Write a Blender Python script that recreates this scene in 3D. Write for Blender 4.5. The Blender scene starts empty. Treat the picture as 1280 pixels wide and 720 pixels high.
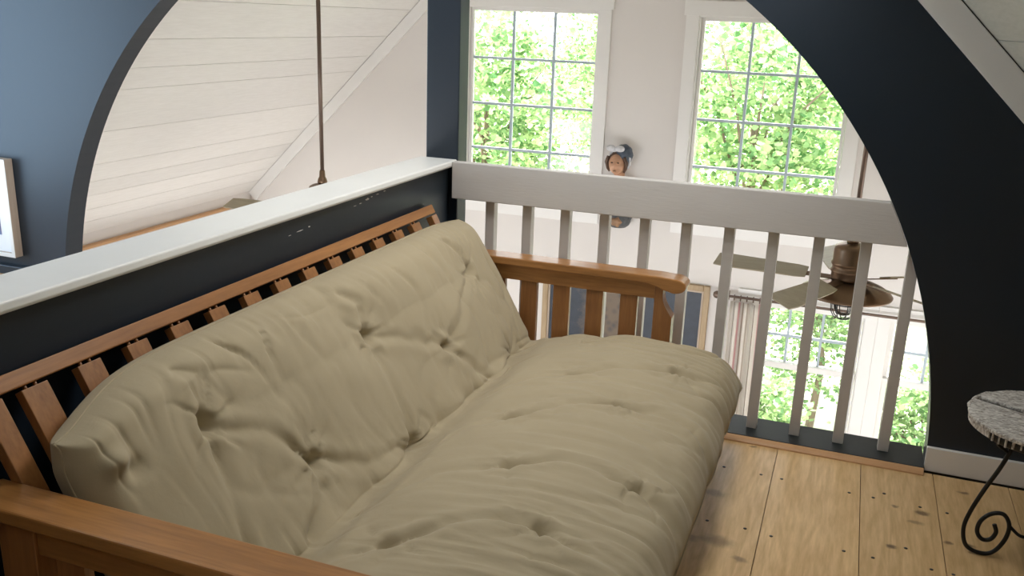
import bpy, bmesh, math, random
import numpy as np
from mathutils import Vector, Matrix
random.seed(7)
PI = math.pi
scn = bpy.context.scene
COL = scn.collection

# ------------------------------------------------------------------ materials
def newmat(name):
    m = bpy.data.materials.new(name); m.use_nodes = True
    nt = m.node_tree; nt.nodes.clear()
    out = nt.nodes.new('ShaderNodeOutputMaterial')
    return m, nt, out
def N(nt, t, **kw):
    n = nt.nodes.new(t)
    for k, v in kw.items():
        if k in n.inputs: n.inputs[k].default_value = v
        else: setattr(n, k, v)
    return n
def L(nt, a, b): nt.links.new(a, b)
def rgb(c): return (c[0], c[1], c[2], 1.0)
def plain(name, col, rough=0.5, var=0.06, scale=6.0, bump=0.0, bscale=80.0, metallic=0.0, spec=0.5, stretch=(1, 1, 1), coat=0.0, coat_rough=0.1):
    """painted / plain surface with a faint procedural mottling and optional bump"""
    m, nt, out = newmat(name)
    b = N(nt, 'ShaderNodeBsdfPrincipled', Roughness=rough, Metallic=metallic)
    b.inputs['Specular IOR Level'].default_value = spec
    b.inputs['Coat Weight'].default_value = coat; b.inputs['Coat Roughness'].default_value = coat_rough
    tc = N(nt, 'ShaderNodeTexCoord'); mp = N(nt, 'ShaderNodeMapping'); mp.inputs['Scale'].default_value = stretch
    L(nt, tc.outputs['Object'], mp.inputs[0])
    nz = N(nt, 'ShaderNodeTexNoise', Scale=scale, Detail=4.0); L(nt, mp.outputs[0], nz.inputs['Vector'])
    mx = N(nt, 'ShaderNodeMix', data_type='RGBA')
    L(nt, nz.outputs['Fac'], mx.inputs['Factor'])
    mx.inputs[6].default_value = rgb([max(0, c * (1 - var)) for c in col]); mx.inputs[7].default_value = rgb([min(1, c * (1 + var)) for c in col])
    L(nt, mx.outputs[2], b.inputs['Base Color'])
    if bump:
        n2 = N(nt, 'ShaderNodeTexNoise', Scale=bscale, Detail=3.0); L(nt, mp.outputs[0], n2.inputs['Vector'])
        bp = N(nt, 'ShaderNodeBump', Strength=bump, Distance=0.004); L(nt, n2.outputs['Fac'], bp.inputs['Height'])
        L(nt, bp.outputs[0], b.inputs['Normal'])
    L(nt, b.outputs[0], out.inputs[0])
    return m
def wood(name, c1, c2, axis='X', rough=0.35, fine=60.0, coat=0.0, island=0.0):
    m, nt, out = newmat(name)
    b = N(nt, 'ShaderNodeBsdfPrincipled', Roughness=rough); b.inputs['Coat Weight'].default_value = coat; b.inputs['Coat Roughness'].default_value = 0.2
    tc = N(nt, 'ShaderNodeTexCoord'); mp = N(nt, 'ShaderNodeMapping')
    s = {'X': (1.2, 14, 14), 'Y': (14, 1.2, 14), 'Z': (14, 14, 1.2)}[axis]
    mp.inputs['Scale'].default_value = s
    L(nt, tc.outputs['Object'], mp.inputs[0])
    nz = N(nt, 'ShaderNodeTexNoise', Scale=1.6, Detail=6.0, Roughness=0.6, Distortion=0.6); L(nt, mp.outputs[0], nz.inputs['Vector'])
    n2 = N(nt, 'ShaderNodeTexNoise', Scale=fine / 6, Detail=3.0); L(nt, mp.outputs[0], n2.inputs['Vector'])
    cr = N(nt, 'ShaderNodeValToRGB'); cr.color_ramp.elements[0].position = 0.3; cr.color_ramp.elements[1].position = 0.72
    cr.color_ramp.elements[0].color = rgb(c1); cr.color_ramp.elements[1].color = rgb(c2)
    mul = N(nt, 'ShaderNodeMath', operation='MULTIPLY_ADD'); mul.inputs[1].default_value = 0.35; L(nt, n2.outputs['Fac'], mul.inputs[0])
    sc = N(nt, 'ShaderNodeMath', operation='MULTIPLY'); sc.inputs[1].default_value = 0.65; L(nt, nz.outputs['Fac'], sc.inputs[0])
    L(nt, sc.outputs[0], mul.inputs[2]); L(nt, mul.outputs[0], cr.inputs[0])
    L(nt, cr.outputs[0], b.inputs['Base Color'])
    bp = N(nt, 'ShaderNodeBump', Strength=0.12, Distance=0.002); L(nt, n2.outputs['Fac'], bp.inputs['Height']); L(nt, bp.outputs[0], b.inputs['Normal'])
    L(nt, b.outputs[0], out.inputs[0])
    return m

M = {}
M['white'] = plain('white_paint', (0.72, 0.68, 0.645), 0.55, 0.03, 3, 0.05, 60)
M['white_gloss'] = plain('white_trim_paint', (0.80, 0.78, 0.75), 0.35, 0.03, 5, 0.06, 50)
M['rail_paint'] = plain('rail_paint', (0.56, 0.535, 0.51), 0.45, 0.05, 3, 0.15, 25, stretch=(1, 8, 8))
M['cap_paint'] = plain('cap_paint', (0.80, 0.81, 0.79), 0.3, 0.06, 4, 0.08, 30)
M['navy'] = plain('navy_paint', (0.010, 0.017, 0.026), 0.38, 0.12, 2.0, 0.06, 40, spec=0.5)
M['sill_paint'] = plain('dark_sill_paint', (0.014, 0.018, 0.020), 0.6, 0.15, 8, 0.1, 40)
M['honey'] = wood('honey_stained_wood_long', (0.23, 0.10, 0.028), (0.50, 0.235, 0.072), 'X', 0.32, coat=0.25)
M['honey_y'] = wood('honey_stained_wood_rail', (0.22, 0.092, 0.03), (0.42, 0.19, 0.064), 'Y', 0.34, coat=0.2)
M['honey_z'] = wood('honey_stained_wood_upright', (0.20, 0.082, 0.026), (0.39, 0.175, 0.058), 'Z', 0.34, coat=0.2)
M['pine'] = wood('raw_pine', (0.50, 0.27, 0.12), (0.62, 0.36, 0.17), 'Y', 0.45)
M['pine_x'] = wood('raw_pine_strip', (0.50, 0.27, 0.12), (0.62, 0.36, 0.17), 'X', 0.45)
M['bronze'] = plain('aged_bronze', (0.20, 0.125, 0.075), 0.38, 0.25, 9, 0.02, 60, metallic=0.75)
M['pole'] = plain('dark_bronze_pole', (0.17, 0.12, 0.095), 0.35, 0.12, 9, metallic=0.6)
M['blade'] = wood('pale_driftwood_blade', (0.30, 0.25, 0.17), (0.42, 0.36, 0.25), 'X', 0.6)
M['iron'] = plain('black_wrought_iron', (0.012, 0.012, 0.012), 0.42, 0.2, 30, 0.05, 90, metallic=0.3)
M['black'] = plain('black_band', (0.014, 0.014, 0.014), 0.5, 0.2)
M['steel'] = plain('nail_steel', (0.05, 0.045, 0.04), 0.4, 0.2, metallic=0.6)
M['gold'] = wood('gilt_frame', (0.30, 0.20, 0.10), (0.48, 0.36, 0.22), 'Z', 0.45)
M['frame_side'] = wood('pale_frame_wood', (0.42, 0.33, 0.25), (0.55, 0.45, 0.36), 'Z', 0.5)
M['mat_board'] = plain('white_mat_board', (0.82, 0.83, 0.85), 0.6, 0.02)

def board_mat(name, c1, c2, rough, axis='Y', grain=1.0, knots=None, isl=0.12, fine=0.5):
    """planks: per-board tone (random per island) + grain, optional knots at given floor points"""
    m, nt, out = newmat(name)
    b = N(nt, 'ShaderNodeBsdfPrincipled', Roughness=rough)
    geo = N(nt, 'ShaderNodeNewGeometry'); tc = N(nt, 'ShaderNodeTexCoord')
    off = N(nt, 'ShaderNodeVectorMath', operation='MULTIPLY_ADD')
    cmb = N(nt, 'ShaderNodeCombineXYZ')
    for i in range(3): L(nt, geo.outputs['Random Per Island'], cmb.inputs[i])
    L(nt, cmb.outputs[0], off.inputs[0]); off.inputs[1].default_value = (37, 53, 71); L(nt, tc.outputs['Object'], off.inputs[2])
    mp = N(nt, 'ShaderNodeMapping'); mp.inputs['Scale'].default_value = (9, 0.9, 9) if axis == 'Y' else (0.9, 9, 9)
    L(nt, off.outputs[0], mp.inputs[0])
    nz = N(nt, 'ShaderNodeTexNoise', Scale=1.3, Detail=3.0, Distortion=0.7); L(nt, mp.outputs[0], nz.inputs['Vector'])
    wv = N(nt, 'ShaderNodeMath', operation='MULTIPLY'); wv.inputs[1].default_value = 34.0; L(nt, nz.outputs['Fac'], wv.inputs[0])
    sn = N(nt, 'ShaderNodeMath', operation='SINE'); L(nt, wv.outputs[0], sn.inputs[0])
    n2 = N(nt, 'ShaderNodeTexNoise', Scale=9.0, Detail=5.0, Roughness=0.65); L(nt, mp.outputs[0], n2.inputs['Vector'])
    a = N(nt, 'ShaderNodeMath', operation='MULTIPLY_ADD'); a.inputs[1].default_value = 0.10 * grain; L(nt, sn.outputs[0], a.inputs[0]); L(nt, n2.outputs['Fac'], a.inputs[2])
    cr = N(nt, 'ShaderNodeValToRGB'); cr.color_ramp.elements[0].position = 0.25; cr.color_ramp.elements[1].position = 0.75
    cr.color_ramp.elements[0].color = rgb(c1); cr.color_ramp.elements[1].color = rgb(c2)
    L(nt, a.outputs[0], cr.inputs[0])
    tone = N(nt, 'ShaderNodeMapRange'); tone.inputs['To Min'].default_value = 1 - isl; tone.inputs['To Max'].default_value = 1 + isl * 0.5
    L(nt, geo.outputs['Random Per Island'], tone.inputs['Value'])
    sc = N(nt, 'ShaderNodeVectorMath', operation='SCALE'); L(nt, cr.outputs[0], sc.inputs[0]); L(nt, tone.outputs[0], sc.inputs['Scale'])
    col = sc.outputs[0]
    if knots:
        nk = N(nt, 'ShaderNodeTexNoise', Scale=30.0, Detail=2.0); L(nt, tc.outputs['Object'], nk.inputs['Vector'])
        nv = N(nt, 'ShaderNodeVectorMath', operation='MULTIPLY_ADD'); L(nt, nk.outputs['Color'], nv.inputs[0]); nv.inputs[1].default_value = (0.03, 0.03, 0); L(nt, tc.outputs['Object'], nv.inputs[2])
        for (kx, ky, kr, ke, st) in knots:
            sub = N(nt, 'ShaderNodeVectorMath', operation='SUBTRACT'); L(nt, nv.outputs[0], sub.inputs[0]); sub.inputs[1].default_value = (kx + 0.015, ky + 0.015, 0)
            ml = N(nt, 'ShaderNodeVectorMath', operation='MULTIPLY'); L(nt, sub.outputs[0], ml.inputs[0]); ml.inputs[1].default_value = (1 / (kr * ke), 1 / kr, 0)
            ln = N(nt, 'ShaderNodeVectorMath', operation='LENGTH'); L(nt, ml.outputs[0], ln.inputs[0])
            mr = N(nt, 'ShaderNodeMapRange', interpolation_type='SMOOTHSTEP'); mr.inputs['From Min'].default_value = 0.3; mr.inputs['From Max'].default_value = 1.3
            mr.inputs['To Min'].default_value = st; mr.inputs['To Max'].default_value = 0.0; L(nt, ln.outputs['Value'], mr.inputs['Value'])
            mx = N(nt, 'ShaderNodeMix', data_type='RGBA'); L(nt, mr.outputs[0], mx.inputs['Factor']); L(nt, col, mx.inputs[6]); mx.inputs[7].default_value = rgb((0.10, 0.05, 0.022)); col = mx.outputs[2]
    L(nt, col, b.inputs['Base Color'])
    bp = N(nt, 'ShaderNodeBump', Strength=0.15, Distance=0.002); L(nt, a.outputs[0], bp.inputs['Height']); L(nt, bp.outputs[0], b.inputs['Normal'])
    L(nt, b.outputs[0], out.inputs[0])
    return m
KN = [(1.918, -0.364, .018, 1.3, .8), (1.82, -0.61, .012, 1.3, .9), (1.341, -0.79, .034, 1.5, .55), (1.285, -0.504, .026, 1.7, .45), (1.837, -0.349, .011, 1.0, .7),
      (1.982, -0.521, .012, 1.0, .8), (2.041, -0.507, .013, 1.3, .8), (1.413, -0.865, .016, 1.5, .6), (2.055, -0.156, .014, 1.2, .8), (1.367, -0.098, .010, 1.6, .7), (1.894, -0.43, .012, 2.0, .5), (1.26, -0.80, .02, 2.2, .4), (1.70, -1.2, .02, 1.2, .7), (1.55, -1.5, .02, 1.2, .7)]
M['floor'] = board_mat('pine_floor', (0.56, 0.355, 0.155), (0.78, 0.54, 0.275), 0.45, 'Y', 1.0, KN)
M['ceil'] = board_mat('painted_plank_ceiling', (0.82, 0.80, 0.765), (0.90, 0.88, 0.85), 0.6, 'Y', 0.3, None, 0.06)

def fabric():
    m, nt, out = newmat('tan_cotton_twill')
    b = N(nt, 'ShaderNodeBsdfPrincipled', Roughness=0.9); b.inputs['Specular IOR Level'].default_value = 0.15
    b.inputs['Sheen Weight'].default_value = 0.12; b.inputs['Sheen Roughness'].default_value = 0.5
    tc = N(nt, 'ShaderNodeTexCoord')
    n1 = N(nt, 'ShaderNodeTexNoise', Scale=3.0, Detail=4.0); L(nt, tc.outputs['Object'], n1.inputs['Vector'])
    mx = N(nt, 'ShaderNodeMix', data_type='RGBA'); L(nt, n1.outputs['Fac'], mx.inputs['Factor'])
    mx.inputs[6].default_value = rgb((0.365, 0.305, 0.20)); mx.inputs[7].default_value = rgb((0.415, 0.35, 0.235))
    L(nt, mx.outputs[2], b.inputs['Base Color'])
    n2 = N(nt, 'ShaderNodeTexNoise', Scale=420.0, Detail=2.0); L(nt, tc.outputs['Object'], n2.inputs['Vector'])
    n3 = N(nt, 'ShaderNodeTexNoise', Scale=38.0, Detail=3.0, Distortion=0.8); L(nt, tc.outputs['Object'], n3.inputs['Vector'])
    ad = N(nt, 'ShaderNodeMath', operation='MULTIPLY_ADD'); ad.inputs[1].default_value = 0.12; L(nt, n2.outputs['Fac'], ad.inputs[0]); L(nt, n3.outputs['Fac'], ad.inputs[2])
    bp = N(nt, 'ShaderNodeBump', Strength=0.22, Distance=0.003); L(nt, ad.outputs[0], bp.inputs['Height']); L(nt, bp.outputs[0], b.inputs['Normal'])
    L(nt, b.outputs[0], out.inputs[0]); return m
M['fabric'] = fabric()

def glass():
    m, nt, out = newmat('window_glass')
    t = N(nt, 'ShaderNodeBsdfTransparent'); g = N(nt, 'ShaderNodeBsdfGlossy', Roughness=0.02)
    f = N(nt, 'ShaderNodeFresnel', IOR=1.45); mx = N(nt, 'ShaderNodeMixShader')
    L(nt, f.outputs[0], mx.inputs[0]); L(nt, t.outputs[0], mx.inputs[1]); L(nt, g.outputs[0], mx.inputs[2]); L(nt, mx.outputs[0], out.inputs[0]); return m
M['glass'] = glass()
M['lower_floor'] = plain('pale_grey_floor', (0.50, 0.48, 0.46), 0.6, 0.1, 2)
M['muntin'] = plain('shaded_white_grille', (0.42, 0.49, 0.55), 0.45, 0.05)  # white muntins; backlit shade and blue fringe put into the colour

def leaf(name, c1, c2):
    m, nt, out = newmat(name)
    geo = N(nt, 'ShaderNodeNewGeometry')
    cr = N(nt, 'ShaderNodeValToRGB'); cr.color_ramp.elements[0].color = rgb(c1); cr.color_ramp.elements[1].color = rgb(c2)
    L(nt, geo.outputs['Random Per Island'], cr.inputs[0])
    d = N(nt, 'ShaderNodeBsdfDiffuse'); t = N(nt, 'ShaderNodeBsdfTranslucent'); mx = N(nt, 'ShaderNodeMixShader'); mx.inputs[0].default_value = 0.45
    L(nt, cr.outputs[0], d.inputs[0]); L(nt, cr.outputs[0], t.inputs[0]); L(nt, d.outputs[0], mx.inputs[1]); L(nt, t.outputs[0], mx.inputs[2])
    L(nt, mx.outputs[0], out.inputs[0]); return m
M['leaf_a'] = leaf('maple_leaf', (0.10, 0.23, 0.09), (0.46, 0.59, 0.29))
M['leaf_b'] = leaf('shrub_leaf', (0.11, 0.23, 0.10), (0.40, 0.54, 0.26))
M['bark'] = plain('bark', (0.16, 0.12, 0.09), 0.9, 0.4, 12, 0.5, 30, stretch=(4, 4, 1))
M['ground'] = plain('sunlit_pale_ground', (0.62, 0.62, 0.48), 0.9, 0.25, 1.2, 0.2, 8)

def curtain_mat():
    m, nt, out = newmat('striped_curtain_cloth')
    tc = N(nt, 'ShaderNodeTexCoord'); sp = N(nt, 'ShaderNodeSeparateXYZ'); L(nt, tc.outputs['UV'], sp.inputs[0])
    cr = N(nt, 'ShaderNodeValToRGB'); cr.color_ramp.interpolation = 'CONSTANT'
    mod = N(nt, 'ShaderNodeMath', operation='FRACT'); ml = N(nt, 'ShaderNodeMath', operation='MULTIPLY'); ml.inputs[1].default_value = 1.6
    L(nt, sp.outputs[0], ml.inputs[0]); L(nt, ml.outputs[0], mod.inputs[0]); L(nt, mod.outputs[0], cr.inputs[0])
    st = [(0, (0.80, 0.76, 0.70)), (.22, (0.34, 0.28, 0.23)), (.26, (0.80, 0.76, 0.70)), (.42, (0.72, 0.45, 0.45)), (.50, (0.82, 0.78, 0.72)), (.64, (0.46, 0.38, 0.31)), (.72, (0.80, 0.76, 0.70)), (.86, (0.55, 0.47, 0.40)), (.91, (0.80, 0.76, 0.70))]
    el = cr.color_ramp.elements
    el[0].position = 0; el[0].color = rgb(st[0][1]); el[1].position = st[1][0]; el[1].color = rgb(st[1][1])
    for p, c in st[2:]:
        e = el.new(p); e.color = rgb(c)
    d = N(nt, 'ShaderNodeBsdfDiffuse'); t = N(nt, 'ShaderNodeBsdfTranslucent'); mx = N(nt, 'ShaderNodeMixShader'); mx.inputs[0].default_value = 0.35
    L(nt, cr.outputs[0], d.inputs[0]); L(nt, cr.outputs[0], t.inputs[0]); L(nt, d.outputs[0], mx.inputs[1]); L(nt, t.outputs[0], mx.inputs[2]); L(nt, mx.outputs[0], out.inputs[0]); return m
M['curtain'] = curtain_mat()

def painting_mat():
    m, nt, out = newmat('dark_landscape_canvas')
    b = N(nt, 'ShaderNodeBsdfPrincipled', Roughness=0.4)
    tc = N(nt, 'ShaderNodeTexCoord'); sp = N(nt, 'ShaderNodeSeparateXYZ'); L(nt, tc.outputs['Object'], sp.inputs[0])
    vo = N(nt, 'ShaderNodeTexVoronoi', Scale=16.0); L(nt, tc.outputs['Object'], vo.inputs['Vector'])
    nz = N(nt, 'ShaderNodeTexNoise', Scale=9.0, Detail=8.0, Roughness=0.75); L(nt, tc.outputs['Object'], nz.inputs['Vector'])
    rock = N(nt, 'ShaderNodeValToRGB'); rock.color_ramp.elements[0].color = rgb((0.05, 0.045, 0.045)); rock.color_ramp.elements[1].color = rgb((0.15, 0.105, 0.065))
    L(nt, vo.outputs['Distance'], rock.inputs[0]); rock.color_ramp.elements[1].position = 0.55
    water = N(nt, 'ShaderNodeValToRGB'); water.color_ramp.elements[0].color = rgb((0.02, 0.025, 0.035)); water.color_ramp.elements[1].color = rgb((0.034, 0.043, 0.062))
    L(nt, nz.outputs['Fac'], water.inputs[0]); water.color_ramp.elements[0].position = 0.3; water.color_ramp.elements[1].position = 0.7
    # rocky band in the middle of the canvas
    ab = N(nt, 'ShaderNodeMath', operation='ABSOLUTE'); sb = N(nt, 'ShaderNodeMath', operation='SUBTRACT'); sb.inputs[1].default_value = 0.06
    ns = N(nt, 'ShaderNodeMath', operation='MULTIPLY_ADD'); ns.inputs[1].default_value = 0.3; L(nt, nz.outputs['Fac'], ns.inputs[0]); L(nt, sp.outputs[0], ns.inputs[2])
    L(nt, ns.outputs[0], sb.inputs[0]); L(nt, sb.outputs[0], ab.inputs[0])
    mr = N(nt, 'ShaderNodeMapRange'); mr.inputs['From Min'].default_value = 0.16; mr.inputs['From Max'].default_value = 0.26; mr.inputs['To Min'].default_value = 1; mr.inputs['To Max'].default_value = 0
    L(nt, ab.outputs[0], mr.inputs['Value'])
    mx = N(nt, 'ShaderNodeMix', data_type='RGBA'); L(nt, mr.outputs[0], mx.inputs['Factor']); L(nt, water.outputs[0], mx.inputs[6]); L(nt, rock.outputs[0], mx.inputs[7])
    L(nt, mx.outputs[2], b.inputs['Base Color']); L(nt, b.outputs[0], out.inputs[0]); return m
M['painting'] = painting_mat()
M['blue_print'] = plain('blue_print', (0.16, 0.20, 0.33), 0.5, 0.6, 7, 0)
def raffia_mat():
    m, nt, out = newmat('whitewashed_bark_weave')
    b = N(nt, 'ShaderNodeBsdfPrincipled', Roughness=0.7)
    tc = N(nt, 'ShaderNodeTexCoord'); mp = N(nt, 'ShaderNodeMapping'); mp.inputs['Scale'].default_value = (1, 2.6, 1); mp.inputs['Rotation'].default_value = (0, 0, 0.7)
    L(nt, tc.outputs['Object'], mp.inputs[0])
    nz = N(nt, 'ShaderNodeTexNoise', Scale=46.0, Detail=5.0, Distortion=1.5); L(nt, mp.outputs[0], nz.inputs['Vector'])
    cr = N(nt, 'ShaderNodeValToRGB'); cr.color_ramp.elements[0].position = 0.34; cr.color_ramp.elements[1].position = 0.62
    cr.color_ramp.elements[0].color = rgb((0.22, 0.19, 0.16)); cr.color_ramp.elements[1].color = rgb((0.78, 0.75, 0.70))
    L(nt, nz.outputs['Fac'], cr.inputs[0]); L(nt, cr.outputs[0], b.inputs['Base Color'])
    bp = N(nt, 'ShaderNodeBump', Strength=0.8, Distance=0.004); L(nt, nz.outputs['Fac'], bp.inputs['Height']); L(nt, bp.outputs[0], b.inputs['Normal'])
    L(nt, b.outputs[0], out.inputs[0]); return m
M['raffia'] = raffia_mat()

# ------------------------------------------------------------------ mesh helpers
class MB:
    def __init__(s): s.v = []; s.f = []; s.smooth = []
    def add(s, vs, fs, smooth=False):
        o = len(s.v); s.v += [tuple(v) for v in vs]; s.f += [tuple(i + o for i in f) for f in fs]; s.smooth += [smooth] * len(fs); return s
    def box(s, x0, x1, y0, y1, z0, z1):
        vs = [(x, y, z) for z in (z0, z1) for y in (y0, y1) for x in (x0, x1)]
        return s.add(vs, [(0, 2, 3, 1), (4, 5, 7, 6), (0, 1, 5, 4), (2, 6, 7, 3), (0, 4, 6, 2), (1, 3, 7, 5)])
    def beam(s, a, b, w, h, up=(0, 0, 1), ext=0.0):
        """box from a to b, w across, h along up"""
        a, b = Vector(a), Vector(b); d = (b - a).normalized(); u = Vector(up); r = d.cross(u).normalized(); u = r.cross(d).normalized()
        a = a - d * ext; b = b + d * ext
        vs = [p + r * (sx * w / 2) + u * (sz * h / 2) for p in (a, b) for sz in (-1, 1) for sx in (-1, 1)]
        return s.add(vs, [(0, 1, 3, 2), (4, 6, 7, 5), (0, 4, 5, 1), (2, 3, 7, 6), (0, 2, 6, 4), (1, 5, 7, 3)])
    def prism(s, poly, axis, a, b, smooth=False):
        """2D polygon extruded along axis; poly in the remaining two axes in xyz order"""
        def P(p, t): return {'x': (t, p[0], p[1]), 'y': (p[0], t, p[1]), 'z': (p[0], p[1], t)}[axis]
        n = len(poly); vs = [P(p, a) for p in poly] + [P(p, b) for p in poly]
        ar = sum(poly[i][0] * poly[(i + 1) % n][1] - poly[(i + 1) % n][0] * poly[i][1] for i in range(n))
        fl = (ar > 0) == (axis != 'y')
        fs = [(i, (i + 1) % n, n + (i + 1) % n, n + i) for i in range(n)]
        caps = [tuple(range(n))[::-1], tuple(range(n, 2 * n))]
        if not fl: fs = [f[::-1] for f in fs]; caps = [c[::-1] for c in caps]
        s.add(vs, fs + caps); return s
    def tube(s, pts, r, n=10, closed=False, caps=True):
        pts = [Vector(p) for p in pts]; m = len(pts); rr = r if isinstance(r, (list, tuple)) else [r] * m
        vs = []; ref = Vector((0, 0, 1)); prev = None
        for i, p in enumerate(pts):
            if closed: d = pts[(i + 1) % m] - pts[i - 1]
            else: d = pts[min(i + 1, m - 1)] - pts[max(i - 1, 0)]
            d.normalize()
            if prev is None:
                u = d.orthogonal().normalized()
            else:
                u = (prev - d * prev.dot(d)).normalized()
            prev = u; w = d.cross(u)
            for k in range(n):
                a = 2 * PI * k / n; vs.append(p + (u * math.cos(a) + w * math.sin(a)) * rr[i])
        fs = []
        for i in range(m if closed else m - 1):
            j = (i + 1) % m
            for k in range(n): fs.append((i * n + k, i * n + (k + 1) % n, j * n + (k + 1) % n, j * n + k))
        if caps and not closed: fs += [tuple(range(n))[::-1], tuple(range((m - 1) * n, m * n))]
        return s.add(vs, fs, True)
    def lathe(s, prof, c, n=40, sx=1.0, sy=1.0):
        """prof: (r,z) list bottom to top, about vertical axis at c"""
        vs = []; m = len(prof)
        for r, z in prof:
            for k in range(n):
                a = 2 * PI * k / n; vs.append((c[0] + r * sx * math.cos(a), c[1] + r * sy * math.sin(a), c[2] + z))
        fs = [(i * n + k, i * n + (k + 1) % n, (i + 1) * n + (k + 1) % n, (i + 1) * n + k) for i in range(m - 1) for k in range(n)]
        fs += [tuple(range(n))[::-1], tuple(range((m - 1) * n, m * n))]
        return s.add(vs, fs, True)
    def ball(s, c, r, nu=20, nv=12, f=None):
        vs = []; fs = []
        for j in range(1, nv):
            t = PI * j / nv
            for i in range(nu):
                a = 2 * PI * i / nu; d = (math.sin(t) * math.cos(a), math.sin(t) * math.sin(a), math.cos(t))
                k = f(d) if f else 1.0
                vs.append((c[0] + r[0] * d[0] * k, c[1] + r[1] * d[1] * k, c[2] + r[2] * d[2] * k))
        vs += [(c[0], c[1], c[2] + r[2]), (c[0], c[1], c[2] - r[2])]
        for j in range(nv - 2):
            for i in range(nu): fs.append((j * nu + i, (j + 1) * nu + i, (j + 1) * nu + (i + 1) % nu, j * nu + (i + 1) % nu))
        T = len(vs) - 2
        for i in range(nu): fs.append((T, i, (i + 1) % nu)); fs.append((T + 1, (nv - 2) * nu + (i + 1) % nu, (nv - 2) * nu + i))
        return s.add(vs, fs, True)
ORG = {}
def part(name, mb, mat, parent=None, bevel=0.0, label=None, seg=2, org=None):
    o = ORG.get(parent.name, Vector()) if parent else Vector(org or (0, 0, 0))
    me = bpy.data.meshes.new(name)
    me.from_pydata([tuple(Vector(v) - o) for v in mb.v], [], mb.f)
    me.polygons.foreach_set('use_smooth', mb.smooth)
    me.materials.append(mat if not isinstance(mat, str) else M[mat])
    me.update()
    ob = bpy.data.objects.new(name, me); COL.objects.link(ob)
    if parent: ob.parent = parent
    else: ob.location = o
    ORG[ob.name] = o
    if bevel:
        b = ob.modifiers.new('bevel', 'BEVEL'); b.width = bevel; b.segments = seg; b.limit_method = 'ANGLE'; b.harden_normals = False
    if label: ob['label'] = label
    return ob
def thing(name, label, cat, loc=(0, 0, 0), group=None):
    o = bpy.data.objects.new(name, None); COL.objects.link(o); o.location = loc; ORG[o.name] = Vector(loc)
    o['label'] = label; o['category'] = cat; o['kind'] = 'thing'
    if group: o['group'] = group
    return o
def tag(o, label, cat, group=None, kind='thing'):
    o['label'] = label; o['category'] = cat; o['kind'] = kind
    if group: o['group'] = group
    return o
def struct(name, mb, mat, label, cat, bevel=0.0):
    return tag(part(name, mb, mat, None, bevel), label, cat, kind='structure')
def struct_root(name, label, cat, loc=(0, 0, 0)):
    o = thing(name, label, cat, loc); o['kind'] = 'structure'; return o

# ------------------------------------------------------------------ numbers of the place (metres)
D = 3.35                                    # far gable wall
ZL, ZR = 3.225, 3.375                       # left roof z = ZL + x, right roof z = ZR - x
RX = (ZR - ZL) / 2
AC, AR = 0.015, 1.925                        # arch centre and radius
REAR = -5.2
HZ = 0.92                                   # half wall cap / rail top

# ------------------------------------------------------------------ setting
def boards(edges, y0, y1, surf, thick, gap=0.0025, cuts=()):
    """boards along y between the given edges (parameter), surf(p, n) -> (x,z) of the face at param p, pushed n outwards"""
    mb = MB()
    ys = [y0] + list(cuts) + [y1]
    for a, b in zip(edges[:-1], edges[1:]):
        a2, b2 = a + gap, b - gap
        c = [surf(a2, 0), surf(b2, 0), surf(b2, thick), surf(a2, thick)]
        mb.prism(c, 'y', y0, y1)
    return mb
fe = [0.08, .30, .55, .76, .99, 1.258, 1.451, 1.733, 1.966, 2.2, 2.46, 2.7, 3.0]
fl = boards(fe, REAR, -0.055, lambda p, n: (p, -n), 0.03, 0.0012)
fl.box(0.08, 3.0, REAR, 0.1, -0.2, -0.031)
floor = struct('floor', fl, 'floor', 'wide pine plank floor of the loft with nails and knots', 'floor')
nails = MB()
for x, y in [(1.29, -.303), (1.415, -.308), (1.483, -.311), (1.699, -.316), (1.773, -.318), (1.293, -.686), (1.407, -.686), (1.485, -.698), (1.691, -.694), (1.771, -.697), (1.914, -.321), (1.993, -.327), (1.927, -.693), (1.984, -.695), (1.862, -.603), (1.807, -.274)] + \
        [(e + s * 0.035, y + random.uniform(-.01, .01)) for e in (1.451, 1.733, 1.966) for s in (-1, 1) for y in (-1.08, -1.47, -1.85)]:
    nails.lathe([(0.0055, 0.0), (0.0055, 0.0008), (0.003, 0.0016)], (x, y, 0.0), 10)
part('nail_heads', nails, 'steel', floor, label='dark nail heads along the board edges')

# arched navy wall
def roof_z(x): return min(ZL + x, ZR - x)
def outer(th):
    c, s = math.cos(th), math.sin(th)
    # smallest t where the ray meets a roof plane or a side limit
    best = 1e9
    for (nx, nz, cc) in ((-1, 1, ZL), (1, 1, ZR)):
        den = nx * c + nz * s
        if den > 1e-6:
            t = (cc - (nx * AC)) / den
            best = min(best, t)
    if c < 0: best = 1e9 if s < 1e-6 else (2.42 / s)
    if c < 0 and s > 1e-6:
        den = c + s
        if den > 1e-6: best = min(best, (ZR - AC) / den)
    for lim in (-3.33, 3.2):
        if abs(c) > 1e-6:
            t = (lim - AC) / c
            if t > 0: best = min(best, t)
    return AC + best * c, max(0, best * s)
ths = sorted(set([PI * i / 96 for i in range(97)] + [math.atan2(ZR - 3.2, 3.2 - AC), math.atan2(2.42, ZR - 2.42 - AC), math.atan2(2.42, -3.33 - AC)]))
aw = MB(); Y0, Y1 = -0.02, 0.085
inn = [(AC + AR * math.cos(t), AR * math.sin(t)) for t in ths]; out_ = [outer(t) for t in ths]
n = len(ths)
vs = [(x, Y0, z) for x, z in inn] + [(x, Y0, z) for x, z in out_] + [(x, Y1, z) for x, z in inn] + [(x, Y1, z) for x, z in out_]
fs = []
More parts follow.
